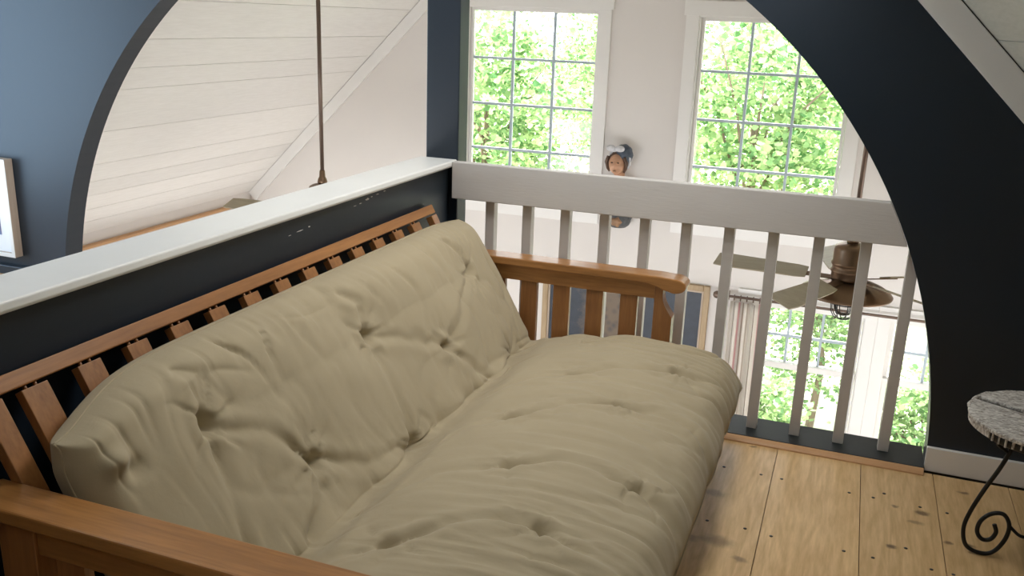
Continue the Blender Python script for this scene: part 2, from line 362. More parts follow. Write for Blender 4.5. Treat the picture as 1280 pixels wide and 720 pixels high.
for i in range(n - 1):
    fs += [(i, i + n, i + n + 1, i + 1), (i + 2 * n, i + 2 * n + 1, i + 3 * n + 1, i + 3 * n), (i, i + 1, i + 1 + 2 * n, i + 2 * n), (i + n, i + 3 * n, i + 1 + 3 * n, i + 1 + n)]
aw.add([(x, y, z) for x, y, z in vs], fs)
aw.box(-3.33, AC - AR, Y0, Y1, -0.4, 0.0).box(AC + AR, 3.2, Y0, Y1, -0.2, 0.0)
struct('wall_front', aw, 'navy', 'navy blue gable wall cut by a large half-round arch', 'wall')
# corner post in the middle of the arch
pz = math.sqrt(AR ** 2 - 0.1 ** 2) - 0.004
struct('trim_1', MB().box(-0.015, 0.123, 0.03, 0.118, -0.2, pz), 'navy', 'dark navy square post standing at the corner where half wall and railing meet', 'post', 0.004)
# half wall and its cap
struct('wall_left', MB().box(-0.02, 0.085, -3.6, 0.028, -0.2, HZ - 0.0255), 'navy', 'dark navy half wall running behind the futon, paint chipped near its far end', 'wall', 0.002)
chips = MB()
for (y, z, w, h) in [(-.62, .868, .030, .010), (-.665, .862, .02, .004), (-.59, .872, .016, .004), (-.55, .874, .022, .003), (-.50, .877, .018, .004), (-.70, .86, .02, .002), (-1.02, .842, .04, .003), (-1.07, .839, .02, .002), (-.97, .845, .012, .004)]:
    pts = []
    for k in range(9):
        a = 2 * PI * k / 9; rr = random.uniform(.55, 1.1); pts.append((y + w / 2 * rr * math.cos(a), z + h / 2 * rr * math.sin(a)))
    chips.prism(pts, 'x', 0.0845, 0.0853)
part('paint_chips', chips, 'white', bpy.data.objects['wall_left'], label='small white flecks where navy paint has chipped')
cap = MB().prism([(-0.037, HZ), (0.117, HZ), (0.1196, HZ - 0.004), (0.1196, HZ - 0.018), (0.115, HZ - 0.0255), (-0.037, HZ - 0.0255)], 'y', -3.6, 0.029)
struct('trim_2', cap, 'cap_paint', 'pale painted cap board on top of the navy half wall', 'ledge', 0.002)
# right baseboard
struct('baseboard_right', MB().box(1.937, 3.0, -0.038, -0.021, 0.0, 0.088), 'white_gloss', 'white baseboard at the foot of the dark navy wall on the right', 'baseboard', 0.002)

# roofs: planks + outer deck
le = [-3.42, -3.29, -3.18, -3.069, -2.95, -2.837, -2.706, -2.477, -2.219, -2.096, -1.94, -1.74, -1.55, -1.36, -1.17, -.98, -.79, -.6, -.41, -.22, -.03, RX - .02]
s2 = 0.7071
lb = MB()
def lsurf(p, nn): return (p - nn * s2, ZL + p + nn * s2)
lb = boards(le, Y1, D + 0.15, lsurf, 0.022, 0.0012)
def deck(x0, x1, y0, y1, f): return MB().prism([f(x0, .0225), f(x1, .0225), f(x1, .14), f(x0, .14)], 'y', y0, y1)
b = deck(-3.5, RX, Y1 - .02, D + .3, lsurf); lb.add(b.v, b.f)
struct('ceiling_left', lb, 'ceil', 'left slope of white painted plank ceiling beyond the half wall', 'ceiling')
ce = [-3.42, -3.1, -2.85, -2.6, -2.35, -2.1, -1.85, -1.6, -1.35, -1.1, -.85, -.6, -.35, -.1, .15, .4, .65, .97]
cb = boards(ce, REAR, Y0, lambda p, nn: (p, 2.40 + nn), 0.022, 0.0012); cb.box(-3.45, .99, REAR - .2, Y1, 2.4225, 2.55)
struct('ceiling_dormer', cb, 'ceil', 'flat plank ceiling over the left side of the loft', 'ceiling')
def rsurf(p, nn): return (p + nn * s2, ZR - p + nn * s2)
re_ = [RX + .02, .25, .45, .64, .83, 1.02, 1.21, 1.40, 1.6, 1.75, 1.93, 2.11, 2.3, 2.5, 2.7, 2.9, 3.1, 3.42]
rb = boards(re_, REAR, D + 0.15, rsurf, 0.022, 0.0012)
b = deck(RX, 3.5, REAR - .2, D + .3, rsurf); rb.add(b.v, [f[::-1] for f in b.f])
M['ceil_right'] = board_mat('greenish_plank_ceiling', (0.55, 0.54, 0.44), (0.66, 0.64, 0.54), 0.6, 'Y', 0.3, None, 0.06)  # darker, greener tone than the planks of the left slope
struct('ceiling_right', rb, 'ceil_right', 'right slope of pale greenish plank ceiling above the dark wall', 'ceiling')
struct('trim_9', MB().prism([(RX - .3, roof_z(RX) - .3 + .06), (RX, roof_z(RX) + .06), (RX + .3, roof_z(RX) - .3 + .06), (RX + .3, roof_z(RX)), (RX, roof_z(RX) + .36), (RX - .3, roof_z(RX))], 'y', REAR - .2, D + .3), 'white', 'ridge cap of the roof', 'trim')
# rake trims
def rake(xa, xb, side, y0, y1, off=0.004, w=0.088):
    if side == 'R': pts = [rsurf(xa, -off), rsurf(xb, -off), rsurf(xb, -off - w), rsurf(xa, -off - w)]
    else: pts = [lsurf(xa, -off), lsurf(xb, -off), lsurf(xb, -off - w), lsurf(xa, -off - w)]
    return MB().prism(pts, 'y', y0, y1)
struct('trim_3', rake(RX + .15, 3.1, 'R', -0.042, -0.0205), 'white_gloss', 'white sloping trim board between dark navy wall and right ceiling slope', 'trim', 0.002)
struct('trim_4', rake(-3.3, RX - .15, 'L', D - 0.024, D - 0.0005), 'white_gloss', 'white sloping trim board where left ceiling meets the far wall', 'trim', 0.002)
struct('trim_5', rake(RX + .15, 3.2, 'R', D - 0.024, D - 0.0005), 'white_gloss', 'white sloping trim board where right ceiling meets the far wall', 'trim', 0.002)

# walls of the tall room beyond
W1 = (-1.28, -0.245, 0.10, 1.535); W2 = (0.455, 1.505, 0.10, 1.515)
W3 = (1.015, 1.80, -1.62, -0.47); W4 = (1.955, 2.74, -1.62, -0.47)
def wall_grid(xs0, xs1, zs0, zs1, holes, y0, y1, clip=True):
    xs = sorted(set([xs0, xs1] + [h[0] for h in holes] + [h[1] for h in holes])); zs = sorted(set([zs0, zs1] + [h[2] for h in holes] + [h[3] for h in holes]))
    bm = bmesh.new()
    for xa, xb in zip(xs[:-1], xs[1:]):
        for za, zb in zip(zs[:-1], zs[1:]):
            cx, cz = (xa + xb) / 2, (za + zb) / 2
            if any(h[0] < cx < h[1] and h[2] < cz < h[3] for h in holes): continue
            bm.faces.new([bm.verts.new(p) for p in ((xa, y0, za), (xb, y0, za), (xb, y0, zb), (xa, y0, zb))])
    bmesh.ops.remove_doubles(bm, verts=bm.verts, dist=1e-5)
    if clip:
        for nrm, co in (((-1, 0, 1), (0, 0, ZL + .02)), ((1, 0, 1), (0, 0, ZR + .02))):
            bmesh.ops.bisect_plane(bm, geom=bm.verts[:] + bm.edges[:] + bm.faces[:], plane_co=co, plane_no=nrm, clear_outer=True)
    r = bmesh.ops.extrude_face_region(bm, geom=bm.faces[:])
    bmesh.ops.translate(bm, verts=[v for v in r['geom'] if isinstance(v, bmesh.types.BMVert)], vec=(0, y1 - y0, 0))
    bmesh.ops.recalc_face_normals(bm, faces=bm.faces[:])
    mb = MB(); bm.verts.index_update()
    mb.add([v.co.copy() for v in bm.verts], [tuple(v.index for v in f.verts) for f in bm.faces]); bm.free(); return mb
struct('wall_far', wall_grid(-3.4, 3.35, -2.7, 3.5, [W1, W2, W3, W4], D, D + 0.14), 'white', 'white far gable wall holding four windows', 'wall')
struct('wall_rear', wall_grid(-3.4, 3.3, -0.2, 3.5, [], REAR, REAR - 0.12, False), 'navy', 'navy rear gable wall of the loft', 'wall')
struct('wall_west', MB().box(-3.42, -3.29, REAR, D + .1, -2.7, -0.06).box(-3.42, -3.33, REAR, 0.0, -.06, 2.42), 'white', 'white low side wall under the left ceiling slope', 'wall')
struct('wall_east', MB().box(3.25, 3.38, REAR, D + .1, -2.7, 0.10), 'white', 'white low side wall under the right ceiling slope', 'wall')
struct('wall_right', MB().box(3.0, 3.06, REAR, -0.02, -0.2, 0.42), 'white', 'low white knee wall at the right side of the loft', 'wall')
struct('floor_lower', MB().box(-3.42, 3.38, REAR, D + .14, -2.8, -2.7), 'lower_floor', 'pale floor of the room below the loft', 'floor')
struct('trim_6', MB().box(-3.289, -3.235, Y1, D - .03, -0.160, -0.141), 'pine', 'thin raw pine ledge under the left ceiling slope', 'trim', 0.003)
struct('trim_7', MB().box(-3.25, AC - AR + .0, -0.75, -0.021, 0.10, 0.165), 'pine_x', 'raw pine ledge at the foot of the blue wall below the framed picture', 'ledge', 0.004)
struct('baseboard_left', MB().box(-3.2, AC - AR - .005, -0.055, -0.021, 0.166, 0.212), 'navy', 'dark blue baseboard under the framed picture', 'baseboard', 0.004)
struct('trim_8', MB().prism([(-0.083, 0.0), (-0.0555, 0.0), (-0.0555, 0.017), (-0.066, 0.0155), (-0.076, 0.011), (-0.082, 0.005)], 'x', 1.0, 1.935), 'pine_x', 'raw pine rounded moulding in front of the dark railing sill', 'trim')

# windows
def ring(mb, x0, x1, z0, z1, w, y0, y1, wt=None, wb=None):
    wt = w if wt is None else wt; wb = w if wb is None else wb
    mb.box(x0, x0 + w, y0, y1, z0, z1).box(x1 - w, x1, y0, y1, z0, z1).box(x0 + w, x1 - w, y0, y1, z1 - wt, z1)
    if wb: mb.box(x0 + w, x1 - w, y0, y1, z0, z0 + wb)
    return mb
def window(name, label, W, cols, rows, double=False, cl=0.085, cr=0.085):
    x0, x1, z0, z1 = W
    r = struct_root(name, label, 'window', ((x0 + x1) / 2, D, z0))
    part('jamb', ring(MB(), x0 - .002, x1 + .002, z0 - .002, z1 + .002, 0.014, D - 0.001, D + 0.14), 'white_gloss', r)
    yA, yB = D + 0.05, D + 0.085
    part('casing', MB().box(x0 - cl, x0 + .004, D - .02, D, z0, z1).box(x1 - .004, x1 + cr, D - .02, D, z0, z1).box(x0 - cl - (.015 if cl == .085 else 0), x1 + cr + (.015 if cr == .085 else 0), D - .026, D, z1, z1 + .10), 'white_gloss', r, 0.002)
    part('stool', MB().box(x0 - cl - (.02 if cl == .085 else 0), x1 + cr + (.02 if cr == .085 else 0), D - .05, D + .03, z0 - .022, z0), 'white_gloss', r, 0.003)
    part('apron', MB().box(x0 - cl + .01, x1 + cr - .01, D - .018, D, z0 - .115, z0 - .022), 'white_gloss', r, 0.002)
    def grid(a0, a1, b0, b1, c, rr, y):
        g = MB()
        for i in range(1, c): g.box(a0 + (a1 - a0) * i / c - .009, a0 + (a1 - a0) * i / c + .009, y - .012, y + .012, b0, b1)
        for j in range(1, rr): g.box(a0, a1, y - .0115, y + .0115, b0 + (b1 - b0) * j / rr - .009, b0 + (b1 - b0) * j / rr + .009)
        return g
    def pane(a0, a1, b0, b1, y): return MB().box(a0, a1, y - .002, y + .002, b0, b1)
    if not double:
        s = part('sash', ring(MB(), x0 + .014, x1 - .014, z0 + .012, z1 - .012, 0.022, yA, yB), 'white_gloss', r, 0.003)
        a = (x0 + .036, x1 - .036, z0 + .034, z1 - .034)
        part('muntins', grid(*a, cols, rows, yA + .02), 'muntin', s)
        part('glass_pane', pane(*a, yA + .02), 'glass', s)
    else:
        zm = -0.935
        s = part('upper_sash', ring(MB(), x0 + .014, x1 - .014, zm - .02, z1 - .012, 0.03, yA + .03, yB + .03, .03, .04), 'white_gloss', r, 0.003)
        a = (x0 + .044, x1 - .044, zm + .02, z1 - .042)
        part('muntins', grid(*a, cols, rows, yA + .05), 'muntin', s)
        part('glass_pane', pane(*a, yA + .05), 'glass', s)
        s = part('lower_sash', ring(MB(), x0 + .014, x1 - .014, z0 + .004, zm + .025, 0.034, yA - .012, yB - .012, .045, .05), 'white_gloss', r, 0.003)
        a = (x0 + .048, x1 - .048, z0 + .054, zm - .02)
        part('glass_pane', pane(*a, yA + .005), 'glass', s)
    return r
window('window_1', 'upper white grid window nearest the navy post', W1, 3, 4)
window('window_2', 'upper white grid window partly covered by the dark arch', W2, 3, 4)
window('window_3', 'lower white double hung window beside the striped curtain', W3, 3, 2, True, .085, .0772)
window('window_4', 'lower white double hung window farthest right behind the last balusters', W4, 3, 2, True, .0772, .085)

def frosted(name, label, c, u, v, nrm, w, h):
    """closed window: white frame round a milky pane"""
    c, u, v, nrm = Vector(c), Vector(u).normalized(), Vector(v).normalized(), Vector(nrm).normalized()
    r = struct_root(name, label, 'window', c)
    def bx(mb, a0, a1, b0, b1, d0, d1):
        vs = [c + u * a + v * b_ + nrm * d for d in (d0, d1) for b_ in (b0, b1) for a in (a0, a1)]
        mb.add(vs, [(0, 2, 3, 1), (4, 5, 7, 6), (0, 1, 5, 4), (2, 6, 7, 3), (0, 4, 6, 2), (1, 3, 7, 5)])
    f = MB(); k = .07
    bx(f, -w/2-k, -w/2, -h/2-k, h/2+k, .002, .05); bx(f, w/2, w/2+k, -h/2-k, h/2+k, .002, .05); bx(f, -w/2, w/2, -h/2-k, -h/2, .002, .05); bx(f, -w/2, w/2, h/2, h/2+k, .002, .05)
    part('window_frame', f, 'white_gloss', r, 0.003)
    p = MB(); bx(p, -w/2, w/2, -h/2, h/2, .004, .012); part('milky_pane', p, 'white_gloss', r)
frosted('window_5', 'dormer window over the left side of the loft', (-3.33, -1.3, 1.15), (0, 1, 0), (0, 0, 1), (1, 0, 0), 1.8, 1.6)
frosted('added_skylight', 'unseen skylight added in the right ceiling slope to light the futon', (1.15, -0.62, ZR - 1.15), (0, 1, 0), (-1, 0, 1), (-1, 0, -1), 0.9, 0.7)  # not in view; added with its lamp to light mattress and floor

frosted('added_west_window', 'unseen window added on the west wall to brighten the tall room', (-3.29, 1.7, -1.42), (0, 1, 0), (0, 0, 1), (1, 0, 0), 2.3, 2.0)  # invented pane on a solid wall, goes with the west fill lamp
frosted('added_east_window', 'unseen window added on the east wall to brighten the tall room', (3.25, 1.7, -1.42), (0, -1, 0), (0, 0, 1), (-1, 0, 0), 2.3, 2.0)  # its unseen counterpart opposite, likewise added for fill

# ------------------------------------------------------------------ balustrade
bal = thing('balustrade', 'white painted loft railing with square balusters on a dark sill', 'railing', (1.0, 0.02, 0))
def arch_x(z): return AC + math.sqrt(AR ** 2 - z ** 2)
z1, z0 = HZ - 0.002, 0.775
tr = [(0.121, z0)] + [(0.121, z1)] + [(arch_x(z) - 0.002, z) for z in np.linspace(z1, z0, 8)]
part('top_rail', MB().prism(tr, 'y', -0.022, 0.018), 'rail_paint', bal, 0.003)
for i in range(11):
    x = 0.268 + 0.1534 * i; w = 0.0185
    cut = lambda q: min(z0 + 0.02, math.sqrt(AR ** 2 - (q - AC) ** 2) - 0.003)
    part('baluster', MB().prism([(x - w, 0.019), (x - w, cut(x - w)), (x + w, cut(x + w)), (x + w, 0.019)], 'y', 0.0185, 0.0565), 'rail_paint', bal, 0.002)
part('sill_board', MB().box(0.125, AC + AR - .002, -0.055, 0.125, 0.0, 0.019), 'sill_paint', bal, 0.002, label='dark painted sill board under the balusters')

# ------------------------------------------------------------------ futon frame
fu = thing('futon_sofa', 'honey stained wooden futon frame with slatted arms and back', 'sofa', (0.6, -1.14, 0))
def arm_profile():
    top = [(0.15, 0.572), (0.15, 0.600), (0.6, 0.601), (0.98, 0.601), (1.035, 0.598)]
    nose = [(1.035 + 0.045 * math.sin(a) , 0.572 + 0.027 * math.cos(a)) for a in np.linspace(0.25, PI * 0.98, 9)]
    under = [(1.025, 0.5475), (1.003, 0.553), (0.978, 0.562), (0.94, 0.570), (0.9, 0.572)]
    return top + nose + under
def make_arm(dy):
    a = part('armrest', MB().prism(arm_profile(), 'y', -0.148 + dy, -0.060 + dy), 'honey', fu, 0.004)
    part('apron_board', MB().box(0.30, 0.974, -0.128 + dy, -0.086 + dy, 0.513, 0.572), 'honey', a, 0.002)
    fp = [(0.968, 0.572), (0.968, 0.0), (1.036, 0.0), (1.036, 0.452)] + [(1.036 - 0.038 * math.sin(t * PI / 2), 0.452 + 0.075 * t) for t in (0.15, .3, .45, .6, .8, 1.0)] + [(0.998, 0.572)]
    part('front_post', MB().prism(fp, 'y', -0.134 + dy, -0.080 + dy), 'honey_z', a, 0.002)
    part('rear_post', MB().box(0.215, 0.30, -0.134 + dy, -0.080 + dy, 0.0, 0.572), 'honey_z', a, 0.002)
    part('lower_stretcher', MB().box(0.30, 0.968, -0.128 + dy, -0.086 + dy, 0.11, 0.19), 'honey', a, 0.002)
    for c in (0.361, 0.489, 0.617, 0.745, 0.873):
        part('arm_slat', MB().box(c - .032, c + .032, -0.119 + dy, -0.097 + dy, 0.19, 0.513), 'honey_z', a, 0.0015)
make_arm(0.0); make_arm(-2.07)
BA, BB = Vector((0.108, 0, 0.752)), Vector((0.385, 0, 0.245))
bd = (BB - BA).normalized(); bn = Vector((-bd.z, 0, bd.x))          # bn points towards the sitter
if bn.x < 0: bn = -bn
bf = part('back_top_rail', MB().beam((BA.x, -2.135, BA.z + .005), (BA.x, -0.172, BA.z + .005), 0.020, 0.034, up=-bd), 'honey_y', fu, 0.003)
for y in (-2.112, -0.195):
    a = BA + Vector((0, y, 0)) + bd * .018; c = BB + Vector((0, y, 0))
    part('back_stile', MB().beam(a, c, 0.044, 0.026, up=bn), 'honey_z', fu, 0.002)
for k in range(13):
    y = -2.018 + 0.1385 * k
    a = BA + Vector((0, y, 0)) + bd * .0205 + bn * .004; c = BB + Vector((0, y, 0)) + bn * .006
    sl = part('back_slat', MB().beam(a, c, 0.062, 0.022, up=bn), 'honey_z', fu, 0.0015)
    pg = MB()
    for dy in (-.012, .012):
        p = BA + Vector((0, y + dy, 0)); pg.tube([p + bd * .010 + bn * .002, p + bd * .026 + bn * .002], 0.004, 8)
    part('dowel', pg, 'honey_z', sl)
part('back_lower_rail', MB().beam((BB.x, -2.09, BB.z), (BB.x, -0.217, BB.z), 0.03, 0.05, up=bd), 'honey_y', fu, 0.002)
part('seat_front_rail', MB().box(1.0, 1.03, -2.115, -0.155, 0.135, 0.205), 'honey_y', fu, 0.002)
part('seat_rear_rail', MB().box(0.42, 0.45, -2.09, -0.217, 0.12, 0.19), 'honey_y', fu, 0.002)
for k in range(10):
    y = -1.98 + 0.187 * k
    part('seat_slat', MB().beam((0.45, y, 0.178), (1.0, y, 0.186), 0.07, 0.018), 'honey', fu, 0.0015)

# ------------------------------------------------------------------ mattress
def vnoise(x, y, seed=0):
    rs = np.random.RandomState(seed); T = rs.rand(256, 256)
    xi = np.floor(x).astype(int); yi = np.floor(y).astype(int); fx = x - xi; fy = y - yi
    fx = fx * fx * (3 - 2 * fx); fy = fy * fy * (3 - 2 * fy)
    g = lambda a, b: T[a % 256, b % 256]
    return (g(xi, yi) * (1 - fx) + g(xi + 1, yi) * fx) * (1 - fy) + (g(xi, yi + 1) * (1 - fx) + g(xi + 1, yi + 1) * fx) * fy
def catmull(P, nper=24):
    P = np.array(P, float); Q = np.vstack([2 * P[0] - P[1], P, 2 * P[-1] - P[-2]]); o = []
    for i in range(1, len(Q) - 2):
        for t in np.linspace(0, 1, nper, endpoint=False):
            a, b, c, d = Q[i - 1], Q[i], Q[i + 1], Q[i + 2]
            o.append(0.5 * ((2 * b) + (-a + c) * t + (2 * a - 5 * b + 4 * c - d) * t * t + (-a + 3 * b - 3 * c + d) * t ** 3))
    o.append(P[-1]); return np.array(o)
def resample(C, u):
    s = np.r_[0, np.cumsum(np.hypot(*np.diff(C, axis=0).T))]; s /= s[-1]
    return np.c_[np.interp(u, s, C[:, 0]), np.interp(u, s, C[:, 1])]
TOP = [(0.255, 0.745), (0.315, 0.690), (0.385, 0.578), (0.455, 0.450), (0.520, 0.348), (0.548, 0.318), (0.580, 0.322), (0.650, 0.362), (0.78, 0.395), (0.95, 0.412), (1.12, 0.402), (1.24, 0.372), (1.325, 0.315)]
BOT = [(0.150, 0.735), (0.190, 0.650), (0.255, 0.530), (0.320, 0.410), (0.375, 0.305), (0.415, 0.245), (0.450, 0.222), (0.55, 0.208), (0.72, 0.206), (0.90, 0.207), (1.06, 0.209), (1.18, 0.200), (1.29, 0.175)]
tc_, bc_ = catmull(TOP), catmull(BOT)
def mattress():
    NU, NV = 250, 330
    def clus(nn, e):
        t = np.linspace(0, 1, nn); return t - e * np.sin(2 * PI * t) / (2 * PI)
    u = clus(NU, 0.75); v = clus(NV, 0.8)
    # same spline parameter (not arc length) keeps the two skins facing each other across the fold
    sp = np.linspace(0, 1, len(tc_))
    T2 = np.c_[np.interp(u, sp, tc_[:, 0]), np.interp(u, sp, tc_[:, 1])]; B2 = np.c_[np.interp(u, sp, bc_[:, 0]), np.interp(u, sp, bc_[:, 1])]
    Ya, Yb = -2.108, -0.162
    U, V = np.meshgrid(np.arange(NU), v, indexing='ij')
    Yv = Ya + (Yb - Ya) * V
    sl = np.r_[0, np.cumsum(np.hypot(*np.diff(T2, axis=0).T))]; S = sl[U.astype(int)]; SL = sl[-1]
    tx, tz = T2[U.astype(int), 0], T2[U.astype(int), 1]; bx, bz = B2[U.astype(int), 0], B2[U.astype(int), 1]
    nx, nz = tx - bx, tz - bz; th = np.hypot(nx, nz); nx /= th; nz /= th
    # boxy rounded edge
    def edge(d, r, p): return (1 - (1 - np.clip(d / r, 0, 1)) ** p) ** (1 / p)
    de = np.minimum(Yv - Ya, Yb - Yv)
    fy = edge(de, 0.075, 2.5); fu0 = edge(S, 0.055, 2.5); fu1 = edge(SL - S, 0.11, 2.3)
    F = fy * fu0 * fu1
    # corners pulled in a little
    # --- relief of the upper skin
    X, Z = tx, tz
    crease_s = np.interp(0.548, T2[:, 0], sl)
    inn = (np.clip(de / 0.06, 0, 1))
    def at(px): # arc position of a point on the upper skin by x
        return np.interp(px, T2[:, 0], sl)
    tuf = [(.362, -1.80), (.372, -1.125), (.370, -.405), (.462, -1.56), (.452, -.76), (.545, -1.155), (.545, -1.93), (.545, -.36),
           (.755, -1.735), (.765, -1.025), (.79, -.30), (.875, -1.33), (.835, -.65), (1.045, -1.60), (1.04, -.86), (1.195, -1.30), (1.145, -.52), (1.17, -1.95), (.86, -2.0)]
    disp = np.zeros_like(S)
    # overall plumpness between tufts
    warpA = vnoise(S * 7 + 3, Yv * 7 + 40, 1) - .5; warpB = vnoise(S * 16, Yv * 16 + 20, 2) - .5
    for (px, py) in tuf:
        ds = S - at(px); dy = Yv - py; r = np.hypot(ds, dy)
        disp -= 0.015 * np.exp(-r / 0.020) + 0.014 * np.exp(-(r / 0.085) ** 2)
        ang = np.arctan2(dy, ds)
        k = random.choice([7, 8, 9]); ph = random.uniform(0, 6)
        rad = np.abs(np.sin(ang * k / 2 + ph + 2.4 * warpA + 0.8 * np.sin(2 * ang + ph)))
        disp -= 0.013 * (1 - rad) ** 4 * np.exp(-((r - 0.03) / 0.07) ** 2) * np.clip(r / 0.02, 0, 1)
    def valley(pts, depth, w, fade=True, wob=0.012):
        P = np.array([(at(a), b) for a, b in pts]); best = np.full(S.shape, 9.0); pos = np.zeros_like(S); cum = 0; tot = sum(np.hypot(*(P[i + 1] - P[i])) for i in range(len(P) - 1))
        s2_, y2_ = S + wob * 2 * warpB, Yv + wob * 2 * warpA
        for i in range(len(P) - 1):
            a, b = P[i], P[i + 1]; d = b - a; l2 = d @ d; t = np.clip(((s2_ - a[0]) * d[0] + (y2_ - a[1]) * d[1]) / l2, 0, 1)
            q = np.hypot(s2_ - a[0] - t * d[0], y2_ - a[1] - t * d[1]); m_ = q < best; best = np.where(m_, q, best); pos = np.where(m_, (cum + t * math.sqrt(l2)) / tot, pos); cum += math.sqrt(l2)
        fd = (0.72 + 0.28 * np.cos(2 * PI * pos)) if fade else 1.0
        return -depth * np.exp(-best / w) * fd + (0.42 * depth * np.exp(-((best - .032) / .020) ** 2) * fd if fade else 0)
    # seat: valleys that run front to back through the tufts
    for pts in ([(.835, -.65), (.93, -.60), (1.05, -.545), (1.145, -.52)], [(1.145, -.52), (1.25, -.50), (1.32, -.52)], [(.765, -1.025), (.86, -.95), (.96, -.88), (1.04, -.86)], [(1.04, -.86), (1.14, -.85), (1.24, -.88), (1.32, -.92)],
                [(.875, -1.33), (.98, -1.28), (1.1, -1.28), (1.195, -1.30)], [(1.195, -1.30), (1.26, -1.33), (1.32, -1.36)], [(.755, -1.735), (.85, -1.65), (.95, -1.60), (1.045, -1.60)], [(1.045, -1.60), (1.16, -1.62), (1.32, -1.68)], [(.79, -.30), (.9, -.26), (1.05, -.24), (1.2, -.26)]):
        disp += valley(pts, 0.023, 0.0115, True)
    for pts in ([(.62, -.80), (.70, -.72), (.835, -.65)], [(.60, -1.25), (.68, -1.10), (.765, -1.025)], [(.58, -1.6), (.70, -1.42), (.875, -1.33)], [(.59, -1.95), (.66, -1.80), (.755, -1.735)]):
        disp += valley(pts, 0.012, 0.016, True)
    # back: folds running down from the tufts to the crease and a soft hollow along the upper row
    for pts in ([(.362, -1.80), (.41, -1.66), (.462, -1.56)], [(.372, -1.125), (.41, -.93), (.452, -.76)], [(.372, -1.125), (.45, -1.14), (.545, -1.155)], [(.462, -1.56), (.51, -1.40), (.545, -1.155)],
                [(.462, -1.56), (.50, -1.60), (.54, -1.70)], [(.452, -.76), (.50, -.70), (.545, -.62)], [(.370, -.405), (.41, -.58), (.452, -.76)], [(.362, -1.80), (.31, -1.76), (.28, -1.80)], [(.372, -1.125), (.32, -1.10), (.285, -1.14)], [(.370, -.405), (.33, -.42), (.29, -.46)], [(.362, -1.80), (.44, -1.84), (.53, -1.88)]):
        disp += valley(pts, 0.014, 0.014, True)
    for pts in ([(.362, -1.80), (.372, -1.125)], [(.372, -1.125), (.370, -.405)]):
        disp += 0.7 * valley(pts, 0.008, 0.05, False)
    # fine drag wrinkles, front to back, strongest on the roll of the front edge
    def ridged(f1, f2, seed, wv=0.6, ws=6):
        w_ = vnoise(S * ws, Yv * ws, seed + 50) - .5
        n_ = vnoise(S * f1 + 5, (Yv + 0.05 * w_ * wv) * f2 + 9, seed); return 1 - np.abs(2 * n_ - 1)
    def crease(f1, f2, seed, wd, wv=0.6, ws=6):
        w_ = vnoise(S * ws, Yv * ws, seed + 50) - .5
        n_ = vnoise(S * f1 + 5, (Yv + 0.05 * w_ * wv) * f2 + 9, seed); return np.exp(-(np.abs(n_ - .5) / wd) ** 1.3)
    front = np.clip((X - 0.72) / 0.35, 0, 1); seat = np.clip((S - crease_s - .02) / 0.05, 0, 1)
    disp += -0.0135 * crease(2.2, 24, 11, .09, 1.4) * front * (0.6 + 0.7 * np.clip((X - 1.1) / 0.15, 0, 1)) * (0.4 + 1.0 * vnoise(S * 3, Yv * 5, 12))
    disp += -0.0070 * crease(3.0, 46, 13, .12, 0.9) * np.clip((X - 0.66) / 0.3, 0, 1)
    backm = np.clip((crease_s - S) / 0.06, 0, 1); upper = np.clip((0.36 - X) / 0.08, 0, 1)
    disp += -0.0150 * crease(2.6, 14, 14, .065, 2.6) * backm * (0.35 + upper) * (vnoise(S * 3 + 9, Yv * 5, 15) * 1.4)
    disp += -0.0085 * crease(4.0, 28, 24, .09, 1.6) * backm * (0.2 + upper)
    # rumpled cloth in the fold
    nr = np.exp(-((S - crease_s - .035) / 0.075) ** 2)
    w2 = vnoise(S * 9, Yv * 6, 31) - .5
    disp += nr * (0.045 * (vnoise((S + .06 * w2) * 16 + Yv * 6, Yv * 9 - S * 6, 32) - .5) - 0.014 * crease(10, 11, 33, .10, 3.0))
    disp -= 0.0080 * crease(7, 7, 61, .06, 5.0) * np.clip(vnoise(S * 4, Yv * 4, 62) * 2 - .7, 0, 1)
    disp -= 0.014 * np.exp(-np.abs(S - crease_s) / 0.012)
    disp += 0.010 * np.exp(-((S - crease_s - .06) / 0.035) ** 2) * (0.4 + vnoise(S * 2, Yv * 6, 35))
    # pinched ear at the near upper corner
    er = np.hypot(S - .105, Yv + 2.06); disp += 0.028 * np.exp(-(er / .028) ** 2) - 0.016 * np.exp(-(np.hypot(S - .15, Yv + 2.02) / .022) ** 2)
    # slow unevenness
    disp += 0.020 * (vnoise(S * 3.2 + 2, Yv * 3.2 + 7, 36) - .5) + 0.007 * (vnoise(S * 11, Yv * 11, 37) - .5)
    disp += 0.010 * np.clip(de / 0.25, 0, 1)
    # the far seat end is squashed lower, the near one plumper
    disp -= 0.026 * np.exp(-(Yb - Yv) / 0.16) * seat
    dm = np.clip(F, 0, 1) ** 1.0
    mid = 0.5
    cx_, cz_ = (tx + bx) / 2, (tz + bz) / 2
    tdx, tdz = np.gradient(T2[:, 0], sl)[U.astype(int)], np.gradient(T2[:, 1], sl)[U.astype(int)]
    sag = 0.085 * np.exp(-np.clip(S, 0, None) / 0.16) * np.exp(-((Yv - Ya) / 0.16) ** 1.6) + 0.020 * np.exp(-S / .12) * np.exp(-((Yb - Yv) / 0.10) ** 1.5)
    cx_ = cx_ + tdx * sag; cz_ = cz_ + tdz * sag
    hu = th / 2
    up = hu * F + disp * dm * np.clip(de / 0.03, 0, 1) ** .5
    lo = hu * F
    # ends bulge a little and carry vertical wrinkles
    Px = cx_ + nx * up; Pz = cz_ + nz * up
    Qx = cx_ - nx * lo; Qz = cz_ - nz * lo
    wr = 0.004 * (vnoise(S * 24, Yv * 2, 41) - .5) * (1 - inn)
    # front roll wrinkles push in and out along x
    fr = np.clip((S - (SL - .09)) / .09, 0, 1)
